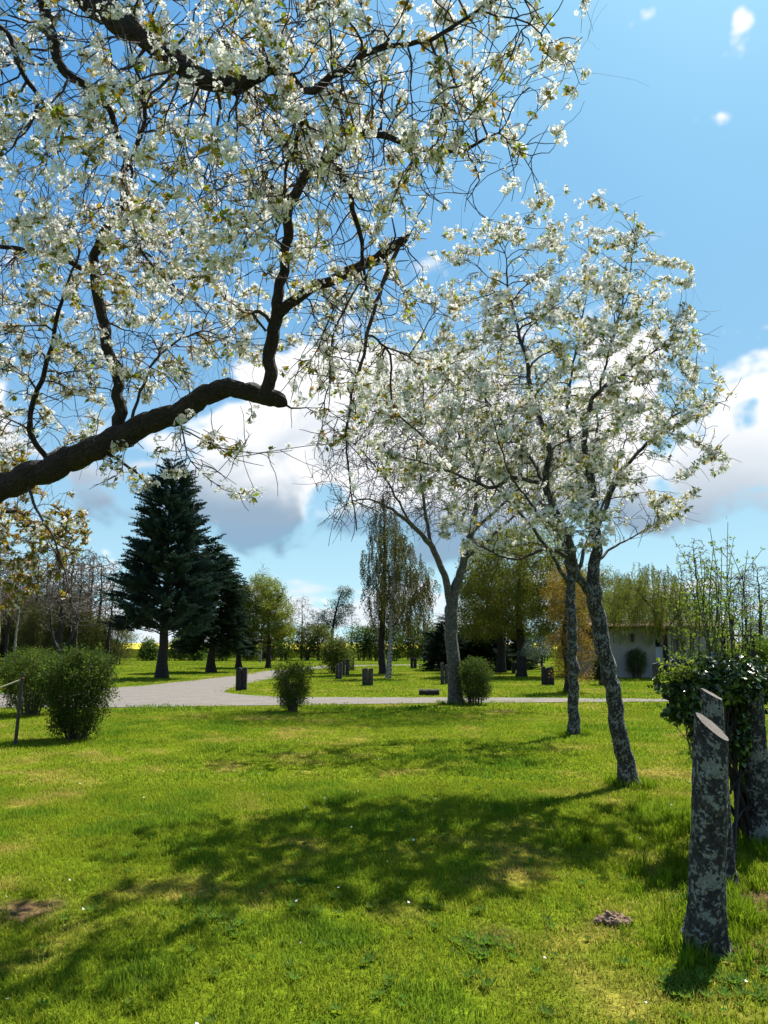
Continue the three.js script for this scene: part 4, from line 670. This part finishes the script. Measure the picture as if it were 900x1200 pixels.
{
  const W = 'bare trees of the wood', wl = 'slender leafless tree in the brown wood behind the clipped shrubs', r = rng(211);
  for (let k = 0; k < 27; k++) bare(['round', 'tall', 'tall', 'round'][k % 4], -80 + k * 8 + (r() - 0.5) * 8, 775.5 + r() * 6, 8.6 + r() * 2.6 - Math.max(0, k - 21) * 0.4, r() * 6.28, wl, W, 0.8 + r() * 0.3);
  for (const [x, y, h] of [[-6, 785, 8.4], [17, 784, 8], [-30, 782, 9]]) bare('birch', x, y, h, x, 'white-barked birch trunk in front of the brown wood', 'white birches before the wood', 0.9);
  bare('fork', 69, 783, 6.4, 0.4, 'low-forking dark bare tree just behind the clipped shrubs');
  bare('birch', 305, 776, 10, 1, 'tall thin leafless birch rising above the yellow-green willow', null, 0.75);
  bare('round', 353, 774, 7.2, 2, 'leafless tree standing alone between the willow and the far pine', null, 0.8);
  bare('tall', 497, 777, 6.8, 0.5, 'slim leafless tree between the birches and the grey tree by the road', null, 1.0);
  bare('tall', 822, 778, 11.5, 3, 'tallest leafless tree, rising behind the white house', null, 1.1);
  for (const [x, h, kd] of [[742, 8, 'round'], [770, 8.4, 'round'], [796, 8, 'round'], [846, 8.6, 'tall'], [860, 8, 'round'], [878, 8.4, 'tall'], [896, 8.8, 'round'], [912, 8.6, 'tall'], [940, 8.8, 'round'], [690, 8, 'tall']]) bare(kd, x, 777.5 + (x % 3), h, x, 'leafless tree in the hedgerow behind the white house', 'bare trees behind the house');
  for (const [x, h] of [[330, 5.4], [372, 4.8], [412, 5.5], [478, 5], [515, 5.4]]) bare('round', x, 773.5, h, x, 'small leafless tree along the far hedge', 'small bare trees in the far hedge', 0.8);
}
{ // shrubs: the hedge before the rapeseed, the understorey of the wood
  const r = rng(221), far = clumpGeo(86, 34, 0.5, 0.2, 0.1, [[0.07, 0.105, 0.016], [0.09, 0.125, 0.02], [0.06, 0.085, 0.016]], 8), scrub = clumpGeo(87, 30, 0.55, 0.16, 0.05, [[0.1, 0.095, 0.025], [0.085, 0.1, 0.02], [0.11, 0.135, 0.022]], 2);
  const xs = [128, 172, 206, 234, 262, 290, 312, 334, 356, 376, 420, 440, 462, 482, 505, 528, 552, 580, 610, 640, 668];
  xs.forEach((x, k) => shrub(G0(x + (r() - 0.5) * 6, 774.6 + (r() - 0.5) * 0.8), { h: 1.9 + r() * 0.5 + (x > 320 ? 1.5 : 0), rTop: 1.05 + r() * 0.3 + (x > 320 ? 0.4 : 0), rBase: 0.8, top: 0.6, n: 110, clump: far, r, stems: 8, name: 'hedge_shrub', label: 'rounded green shrub in the line along the far edge of the grass', group: 'shrubs along the far edge', tint: [0.9 + r() * 0.3, 0.9 + r() * 0.3, 1] }));
  for (let k = 0; k < 12; k++) shrub(G0(-60 + k * 17 + r() * 6, 777 + r() * 3), { h: 4.2 + r() * 1.8 - (k > 9 ? 2 : 0), rTop: 2.0, rBase: 1.5, top: 0.6, n: 340, clump: scrub, r, stems: 14, name: 'scrub_bush', label: 'brownish scrub bush filling the foot of the wood behind the clipped shrubs', group: 'scrub under the wood', tint: [1, 1, 1] });
  for (let k = 0; k < 9; k++) shrub(G0(690 + k * 28 + r() * 10, 778 + r() * 2), { h: 3 + r() * 1.4, rTop: 1.9, rBase: 1.4, top: 0.6, n: 120, clump: scrub, r, stems: 12, name: 'scrub_bush', label: 'scrub bush under the bare trees behind the white house', group: 'scrub behind the house', tint: [0.95, 1.05, 1] });
  for (let k = 0; k < 9; k++) shrub(G0(-70 + k * 21 + r() * 8, 775.6 + r()), { h: 6.2 + r() * 1.6 - (k > 7 ? 2.5 : 0), rTop: 2.3, rBase: 1.7, top: 0.65, n: 420, clump: scrub, r, stems: 22, name: 'thicket_tree', category: 'thicket', label: 'tall brown budding thicket standing among the bare trees of the wood', group: 'tall thickets in the wood', tint: [0.85, 0.7, 0.8] });
  // rapeseed in flower beyond the hedge
  const fg = new THREE.PlaneGeometry(700, 420, 140, 60); fg.rotateX(-Math.PI / 2); const p = fg.attributes.position; for (let k = 0; k < p.count; k++) p.setY(k, 1.2 + (210 - p.getZ(k)) * 0.0052 + 0.14 * N2(p.getX(k) * 0.3, p.getZ(k) * 0.3)); fg.computeVertexNormals();
  const side = new THREE.PlaneGeometry(700, 1.4); side.translate(0, 0.5, 210); side.deleteAttribute('normal'); side.computeVertexNormals();
  const ft = tex(256, (u, v) => { const n = pf(nA, u, v, 2, 5), q = pf(nB, u, v, 3, 5); return mix3([0.72, 0.66, 0.1], [0.44, 0.5, 0.1], S(n * 0.6 + q * 0.4, 0.5, 0.72)); });
  const field = mergeGeometries([fg, side]); for (let k = 0, u = field.attributes.uv; k < u.count; k++) u.setXY(k, field.attributes.position.getX(k) / 3, (field.attributes.position.getZ(k) + field.attributes.position.getY(k)) / 3);
  solo('rapeseed_field', field, mat({ map: ft, roughness: 1 }), V(-150, 0, -318), 'bright yellow field of flowering rapeseed beyond the hedge', 'field', null, 'structure');
}
console.log('background done');
// ================================================================ the white house
{
  const c = onGround(700, 794.5), root = thing('white_house', V(c.x, 0, c.z), 'low white-walled house with a red tiled roof behind the willow', 'house');
  const z = 0, s = -c.z / FOCAL / 0.985, U = (px) => (px - 700) * s * 1.0, wallM = mat({ map: tex(256, (u, v) => { const k = 0.56 + 0.08 * (pf(nA, u, v, 1, 5) - 0.5) - 0.05 * pf(nB, u, v, 0, 2); return [k, k * 0.99, k * 0.96]; }) });
  const box = (w, h, d, x, y, zz) => { const g = new THREE.BoxGeometry(w, h, d); g.translate(x, y, zz); return g; };
  const roofM = mat({ map: tex(256, (u, v) => { const row = Math.abs((v * 14) % 1 - 0.5) * 2, n = pf(nA, u, v, 2, 4); return mix3([0.36, 0.21, 0.17], [0.25, 0.14, 0.11], n * 0.7 + 0.3 * row); }), bumpMap: tex(128, (u, v) => gray((v * 14) % 1), false), bumpScale: 0.05 });
  const dark = mat({ color: lin(0.02, 0.022, 0.025), roughness: 0.15 }), frame = mat({ color: lin(0.12, 0.08, 0.06) });
  const gable = (x0, x1, z0, z1, y0, rise, over) => { const b = new Buf(), zm = (z0 + z1) / 2, A = (x, y, zz) => V(x, y, zz); const q = (a, bb, cc, d) => { const o = b.count, n = V().subVectors(bb, a).cross(V().subVectors(cc, a)).normalize(); [[a, 0, 0], [bb, 1, 0], [cc, 1, 1], [d, 0, 1]].forEach(([p, u, v]) => b.vert(p, n, u * (x1 - x0) / 3, v * 1.2)); b.i.push(o, o + 1, o + 2, o, o + 2, o + 3); };
    for (const t of [0, -0.12]) { q(A(x0 - over, y0 + t - 0.1, z1 + over), A(x1 + over, y0 + t - 0.1, z1 + over), A(x1 + over, y0 + rise + t, zm), A(x0 - over, y0 + rise + t, zm)); q(A(x1 + over, y0 + t - 0.1, z0 - over), A(x0 - over, y0 + t - 0.1, z0 - over), A(x0 - over, y0 + rise + t, zm), A(x1 + over, y0 + rise + t, zm)); }
    for (const xx of [x0 - over, x1 + over]) { q(A(xx, y0 - 0.22, z1 + over), A(xx, y0 - 0.1, z1 + over), A(xx, y0 + rise, zm), A(xx, y0 + rise - 0.12, zm)); q(A(xx, y0 - 0.22, z0 - over), A(xx, y0 - 0.1, z0 - over), A(xx, y0 + rise, zm), A(xx, y0 + rise - 0.12, zm)); } q(A(x0 - over, y0 - 0.22, z1 + over), A(x1 + over, y0 - 0.22, z1 + over), A(x1 + over, y0 - 0.1, z1 + over), A(x0 - over, y0 - 0.1, z1 + over)); return b.geo(); };
  // main wing, with openings cut between wall pieces; left wing set back, lower
  const H = 2.55, x0 = U(702), x1 = U(842), wx0 = U(786.5), wx1 = U(801), dx0 = U(766.5), dx1 = U(777.5), wy0 = 1.2, wy1 = 1.95, dy1 = 1.95;
  const wall = mergeGeometries([box(dx0 - x0, H, 0.3, (x0 + dx0) / 2, H / 2, z), box(dx1 - dx0, H - dy1, 0.3, (dx0 + dx1) / 2, (H + dy1) / 2, z), box(wx0 - dx1, H, 0.3, (dx1 + wx0) / 2, H / 2, z), box(wx1 - wx0, wy0, 0.3, (wx0 + wx1) / 2, wy0 / 2, z), box(wx1 - wx0, H - wy1, 0.3, (wx0 + wx1) / 2, (H + wy1) / 2, z), box(x1 - wx1, H, 0.3, (x1 + wx1) / 2, H / 2, z), box(0.3, H, 6.4, x0 + 0.15, H / 2, z - 3.35), box(0.3, H, 6.4, x1 - 0.15, H / 2, z - 3.35), box(x1 - x0, H, 0.3, (x0 + x1) / 2, H / 2, z - 6.7)]);
  for (let k = 0, p = wall.attributes.position, u = wall.attributes.uv; k < p.count; k++) u.setXY(k, p.getX(k) / 3 + p.getZ(k) / 3, p.getY(k) / 3);
  part('wall', wall, wallM, root);
  part('roof', gable(x0, x1, z - 6.8, z + 0.15, H + 0.14, 0.32, 0.2), roofM, root);
  const win = part('window', box(wx1 - wx0, wy1 - wy0, 0.03, (wx0 + wx1) / 2, (wy0 + wy1) / 2, z - 0.08), dark, root);
  part('window_frame', mergeGeometries([box(0.05, wy1 - wy0, 0.06, wx0 + 0.026, (wy0 + wy1) / 2, z - 0.04), box(0.05, wy1 - wy0, 0.06, wx1 - 0.026, (wy0 + wy1) / 2, z - 0.04), box(0.05, wy1 - wy0 - 0.1, 0.06, (wx0 + wx1) / 2, (wy0 + wy1) / 2, z - 0.04), box(wx1 - wx0 - 0.11, 0.05, 0.055, (wx0 + wx1) / 2, wy1 - 0.026, z - 0.04)]), frame, win);
  part('window_sill', box(wx1 - wx0 + 0.12, 0.06, 0.22, (wx0 + wx1) / 2, wy0 - 0.031, z + 0.1), wallM, win);
  const door = part('door', box(dx1 - dx0 - 0.01, 1.55, 0.05, (dx0 + dx1) / 2, 0.775, z - 0.06), mat({ color: lin(0.42, 0.5, 0.6), roughness: 0.5 }), root);
  part('door_pane', box(dx1 - dx0 - 0.01, 0.38, 0.05, (dx0 + dx1) / 2, 1.75, z - 0.06), dark, door);
  const lamp = part('wall_lantern', new THREE.CylinderGeometry(0.1, 0.07, 0.3, 6).translate(U(740), 1.95, z + 0.3), mat({ color: lin(0.015, 0.015, 0.015), roughness: 0.5 }), root);
  part('lantern_cap', new THREE.ConeGeometry(0.15, 0.14, 6).translate(U(740), 2.17, z + 0.3), lamp.material, lamp); part('bracket', box(0.04, 0.04, 0.2, U(740), 2.22, z + 0.25), lamp.material, lamp);
  const L0 = U(684), L1 = U(701.5), lz = z - 1.2, LH = 2.0;
  part('wall', (() => { const a = U(692), b = U(698.5); const g = mergeGeometries([box(a - L0, LH, 0.3, (a + L0) / 2, LH / 2, lz), box(b - a, 1.35, 0.3, (a + b) / 2, 0.675, lz), box(L1 - b, LH, 0.3, (L1 + b) / 2, LH / 2, lz), box(b - a, 0.1, 0.3, (a + b) / 2, LH - 0.05, lz), box(0.3, LH, 2.0, L0 + 0.15, LH / 2, lz - 1.15)]); for (let k = 0, p = g.attributes.position, u = g.attributes.uv; k < p.count; k++) u.setXY(k, p.getX(k) / 3 + p.getZ(k) / 3, p.getY(k) / 3); return g; })(), wallM, root);
  part('roof', gable(L0, L1 - 0.02, lz - 2.2, lz + 0.15, LH + 0.12, 1.25, 0.3), roofM, root);
  part('window', box(U(698.5) - U(692), 0.55, 0.03, (U(692) + U(698.5)) / 2, 1.625, lz - 0.06), dark, root);
}
// ================================================================ posts, log, rope, shelter
function splitPost(px, py, h, n, wEach, label, group, material = M.wood, seed = 1) {
  const base = G0(px, py), root = thing('split_post', base, label, 'post', group), r = rng(seed * 31 + 5);
  for (let k = 0; k < n; k++) {
    const w = wEach * (0.85 + r() * 0.3), hh = h * (0.86 + r() * 0.14), d = 0.14, sh = new THREE.Shape([[-w / 2, -0.05], [w / 2, -0.05], [w / 2 * 0.96, hh * (0.95 + r() * 0.05)], [w * 0.1, hh], [-w / 2 * 0.95, hh * (0.93 + r() * 0.06)]].map((a) => new THREE.Vector2(...a)));
    const g = new THREE.ExtrudeGeometry(sh, { depth: d, bevelEnabled: true, bevelSize: 0.012, bevelThickness: 0.012, bevelSegments: 2, steps: 1 }); g.translate((k - (n - 1) / 2) * (wEach + 0.035), 0, -d / 2 + (r() - 0.5) * 0.12); g.rotateZ((r() - 0.5) * 0.03); part('plank', g, material, root);
  }
  return root;
}
splitPost(283, 809, 0.82, 2, 0.16, 'dark wooden double post at the inner corner of the road bend', null, M.darkWood, 1);
splitPost(431, 803.5, 0.76, 2, 0.19, 'pair of weathered grey planks upright on the grass before the birches', null, M.wood, 2);
splitPost(397, 796, 0.85, 2, 0.13, 'grey upright post first in the row beside the rounded light green bush', null, M.wood, 3);
splitPost(404.5, 791, 0.9, 2, 0.2, 'grey upright post second in the row beside the rounded light green bush', null, M.wood, 4);
splitPost(411.5, 786, 0.95, 2, 0.18, 'grey upright post last in the row beside the rounded light green bush', null, M.wood, 5);
splitPost(484.5, 783.5, 0.85, 2, 0.2, 'dark upright post far back between the birches and the slim leafless tree', null, M.darkWood, 6);
splitPost(521, 802, 0.95, 2, 0.14, 'grey upright post behind the trunk of the bare grey tree', null, M.wood, 7);
splitPost(642, 803, 0.82, 3, 0.14, 'cluster of three dark split posts below the small lollipop-shaped tree', null, M.darkWood, 8);
splitPost(602, 790, 0.7, 1, 0.2, 'single short post in the shade of the broad olive-green tree', null, M.darkWood, 9);
splitPost(771, 803, 0.95, 1, 0.3, 'mossy grey-green stump post on the lawn left of the ivy, before the house door', null, M.wood, 10).userData.label = 'mossy wide stump post on the lawn before the house door';
{
  const base = G0(503, 815), b = new Buf(), P = []; for (let k = 0; k <= 8; k++) P.push(V(-0.33 + k * 0.0825, 0.1, 0.01 * Math.sin(k))); b.tube(P, P.map((_, k) => 0.1 + 0.012 * Math.sin(k * 2)), 12, 0.12, 3);
  const ring = (x) => Array.from({ length: 12 }, (_, k) => V(x, 0.1 + 0.1 * Math.cos(k * 0.5236), 0.1 * Math.sin(k * 0.5236)));
  const root = thing('log', base, 'short dark log lying on the grass at the edge of the road', 'log'); part('trunk', b.geo(), M.darkWood, root);
  const e = new Buf(); e.cap(V(0.332, 0.1, 0), ring(0.331), V(1, 0, 0)); part('cut_face', e.geo(), M.cut, root); const e2 = new Buf(); e2.cap(V(-0.332, 0.1, 0), ring(-0.331), V(-1, 0, 0)); part('cut_face', e2.geo(), M.cut, root);
}
{ // rope barrier running out of the picture
  const p1 = G0(18, 872), p2 = p1.clone().add(V(-2.6, 0, 0.9)); p2.y = groundH(p2.x, p2.z); const steel = mat({ color: lin(0.02, 0.018, 0.018), roughness: 0.6 });
  const post = (p, label) => { const g = thing('rope_post', p, label, 'post'); part('shaft', new THREE.CylinderGeometry(0.024, 0.03, 1.22, 12).translate(0, 0.57, 0).rotateZ(-0.03), steel, g); part('collar', new THREE.TorusGeometry(0.03, 0.009, 6, 14).rotateX(Math.PI / 2).translate(0.03, 1.08, 0), mat({ color: lin(0.2, 0.05, 0.03) }), g); return g; };
  post(p1, 'thin dark stake holding the rope beside the vase-shaped shrub'); post(p2, 'thin dark stake at the far end of the rope');
  const a = p1.clone().add(V(0.02, 1.06, 0)), c = p2.clone().add(V(0.03, 1.0, 0)), cv = new THREE.CatmullRomCurve3([a, a.clone().lerp(c, 0.2).add(V(0, -0.2, 0)), a.clone().lerp(c, 0.5).add(V(0, -0.34, 0)), a.clone().lerp(c, 0.8).add(V(0, -0.2, 0)), c]);
  solo('rope', new THREE.TubeGeometry(cv, 40, 0.012, 8), mat({ color: lin(0.5, 0.42, 0.3) }), V(0, 0, 0), 'pale rope sagging from the dark stake beside the shrub', 'rope');
}
{
  const base = G0(872, 795), root = thing('wooden_shelter', base, 'small dark flat-topped wooden shelter behind the leafy shoots', 'shelter');
  const bx = (w, h, d, x, y, z) => new THREE.BoxGeometry(w, h, d).translate(x, y, z);
  part('roof', bx(1.7, 0.09, 1.2, 0, 2.12, 0), M.darkWood, root); for (const [x, z] of [[0.05, 0.45], [0.75, -0.45], [-0.72, -0.45]]) part('leg', bx(0.16, 2.07, 0.16, x, 1.035, z), M.darkWood, root);
}
{ // yellow flowers by the house wall, molehill, weeds and stones
  const r = rng(231), base = G0(728, 792), root = thing('flower_clump', base, 'low clump of yellow flowers by the house wall', 'flowers'), L = [], K = [];
  const fl = new Buf(); for (let k = 0; k < 6; k++) flower(fl, onSphere(r).multiplyScalar(0.08), onSphere(r).add(Y).normalize(), 0.05, r); const fg = fl.geo(); { const c = fg.attributes.color; for (let k = 0; k < c.count; k++) c.setXYZ(k, 0.75, 0.5, 0.02); }
  for (let k = 0; k < 26; k++) L.push({ p: V((r() - 0.5) * 0.7, 0.2 + r() * 0.2, (r() - 0.5) * 0.4), q: aim(onSphere(r).add(Y).normalize(), r() * 6), s: 1 }); inst('flowers', fg, M.petal, L, root);
  for (let k = 0; k < 40; k++) K.push({ p: V((r() - 0.5) * 0.8, 0.05 + r() * 0.2, (r() - 0.5) * 0.5), q: aim(onSphere(r), r() * 6), s: 0.7 }); inst('foliage', shrubClump, M.leaf, K, root);
  const crumbs = []; for (let k = 0; k < 46; k++) { const q = 0.012 + r() * r() * 0.03, w = r() * 6.28, d = Math.sqrt(r()) * 0.095, g = new THREE.IcosahedronGeometry(q, 1), p = g.attributes.position; for (let i = 0; i < p.count; i++) { const f = 1 + 0.5 * N3(p.getX(i) * 60 + k, p.getY(i) * 60, p.getZ(i) * 60); p.setXYZ(i, p.getX(i) * f, p.getY(i) * f * 0.8, p.getZ(i) * f); } g.computeVertexNormals(); g.translate(Math.cos(w) * d, 0.004 + (0.1 - d) * 0.28 * r(), Math.sin(w) * d * 0.7); crumbs.push(g); }
  solo('soil_mound', mergeGeometries(crumbs), mat({ color: lin(0.15, 0.095, 0.06), roughness: 1 }), G0(718, 1082).add(V(0, 0.012, 0)), 'small crumbly mound of brown soil on the lawn near the slant-cut stump', 'soil');
  // petals fallen on the grass
  const pt = new Buf(); pt.quad(V(-0.008, 0, 0), V(0, 0.003, -0.009), V(0.008, 0, 0), V(0, 0.004, 0.009), [0.8, 0.8, 0.78]); const PL = [];
  for (let k = 0; k < 100; k++) { const z = -(3.2 + Math.pow(r(), 1.4) * 15), x = (r() - 0.5) * -z * 1.15; PL.push({ p: V(x, groundH(x, z) + 0.03 + r() * 0.018, z), q: aim(onSphere(r).add(V(0, 1.2, 0)).normalize(), r() * 6), s: 0.7 + r() * 0.7 }); }
  const pg = new THREE.Group(); pg.name = 'fallen_petals'; scene.add(pg); tag(pg, 'white petals fallen on the lawn', 'petals', null, 'stuff'); inst('petals', pt.geo(), M.petal, PL, pg);
  // broad-leaved weeds: rosettes in the turf
  const ros = new Buf(); for (let k = 0; k < 9; k++) { const w = k * 0.7 + r() * 0.3, d = V(Math.cos(w), 0.35 + r() * 0.4, Math.sin(w)).normalize(); leafShape(ros, V(0, 0.005, 0), d, V(-Math.sin(w), 0, Math.cos(w)), 0.06 + r() * 0.04, 0.028, 0.004, [0.055 + r() * 0.02, 0.12 + r() * 0.03, 0.02]); } const rg = ros.geo(), W = [];
  for (const [x, y, n, sp] of [[560, 1108, 34, 0.22], [255, 1085, 26, 0.2], [880, 1120, 60, 0.45], [870, 1160, 50, 0.4], [800, 1150, 20, 0.3], [845, 1060, 30, 0.3], [690, 1000, 18, 0.4], [330, 1040, 14, 0.4], [450, 1000, 90, 3], [450, 1120, 90, 1.8], [500, 930, 70, 4]]) for (let k = 0; k < n; k++) { const p = onGround(x, y).add(V((r() + r() - 1) * sp, 0, (r() + r() - 1) * sp)); p.y = groundH(p.x, p.z) + 0.012; W.push({ p, q: aim(V((r() - 0.5) * 0.3, 1, (r() - 0.5) * 0.3).normalize(), r() * 6), s: 0.3 + r() * 0.45, c: vary([1.3, 1.2, 0.6], r, 0.3) }); }
  const wd = new THREE.Group(); wd.name = 'weeds'; scene.add(wd); tag(wd, 'low broad-leaved weeds scattered in the turf', 'weeds', null, 'stuff'); inst('weed_leaves', rg, M.leaf, W, wd);
  // longer uncut grass round trunks and stumps
  const tall = new Buf(); for (let k = 0; k < 26; k++) { const t = r() * 6.283, d = V(Math.cos(t), 0, Math.sin(t)), o = V((r() - 0.5) * 0.09, -0.01, (r() - 0.5) * 0.09), hh = 0.07 + r() * 0.09, s = V(-d.z, 0, d.x).multiplyScalar(0.0028), j = 0.8 + r() * 0.4, c = [j, j, j], a = o.clone().addScaledVector(Y, hh * 0.6).addScaledVector(d, hh * 0.15), e = o.clone().addScaledVector(Y, hh * 0.95).addScaledVector(d, hh * (0.3 + r() * 0.4)); tall.tri(o.clone().add(s), o.clone().sub(s), a.clone().sub(s), c); tall.tri(o.clone().add(s), a.clone().sub(s), a.clone().add(s), c); tall.tri(a.clone().add(s), a.clone().sub(s), e, c); }
  const T = [], ringOf = (p, rad, n, sp) => { for (let k = 0; k < n; k++) { const w = r() * 6.283, q = rad + Math.abs(r() + r() - 1) * sp, x = p.x + Math.cos(w) * q, z = p.z + Math.sin(w) * q; T.push({ p: V(x, groundH(x, z), z), q: new THREE.Quaternion().setFromAxisAngle(Y, r() * 6.28), s: 0.5 + r() * 0.7, c: vary([0.13, 0.2, 0.008], r, 0.25) }); } };
  ringOf(S1, 0.17, 26, 0.25); ringOf(S2, 0.15, 90, 0.7); ringOf(S3, 0.15, 130, 0.9); ringOf(onGround(738, 924), 0.17, 34, 0.15); ringOf(onGround(672, 861), 0.2, 40, 0.2); ringOf(V(2.9, 0, -7.6), 0.1, 130, 1.0); ringOf(onGround(860, 1075), 0, 60, 0.5); ringOf(onGround(690, 985), 0, 30, 0.5); ringOf(onGround(530, 825), 0.3, 40, 0.3); ringOf(onGround(666, 812), 0.15, 60, 0.4);
  const tg = new THREE.Group(); tg.name = 'tall_grass'; scene.add(tg); tag(tg, 'longer uncut grass round the trunks and stumps', 'grass', null, 'stuff'); inst('grass_blades', tall.geo(), M.blade, T, tg);
}
console.log('done');
renderer.render(scene, camera);
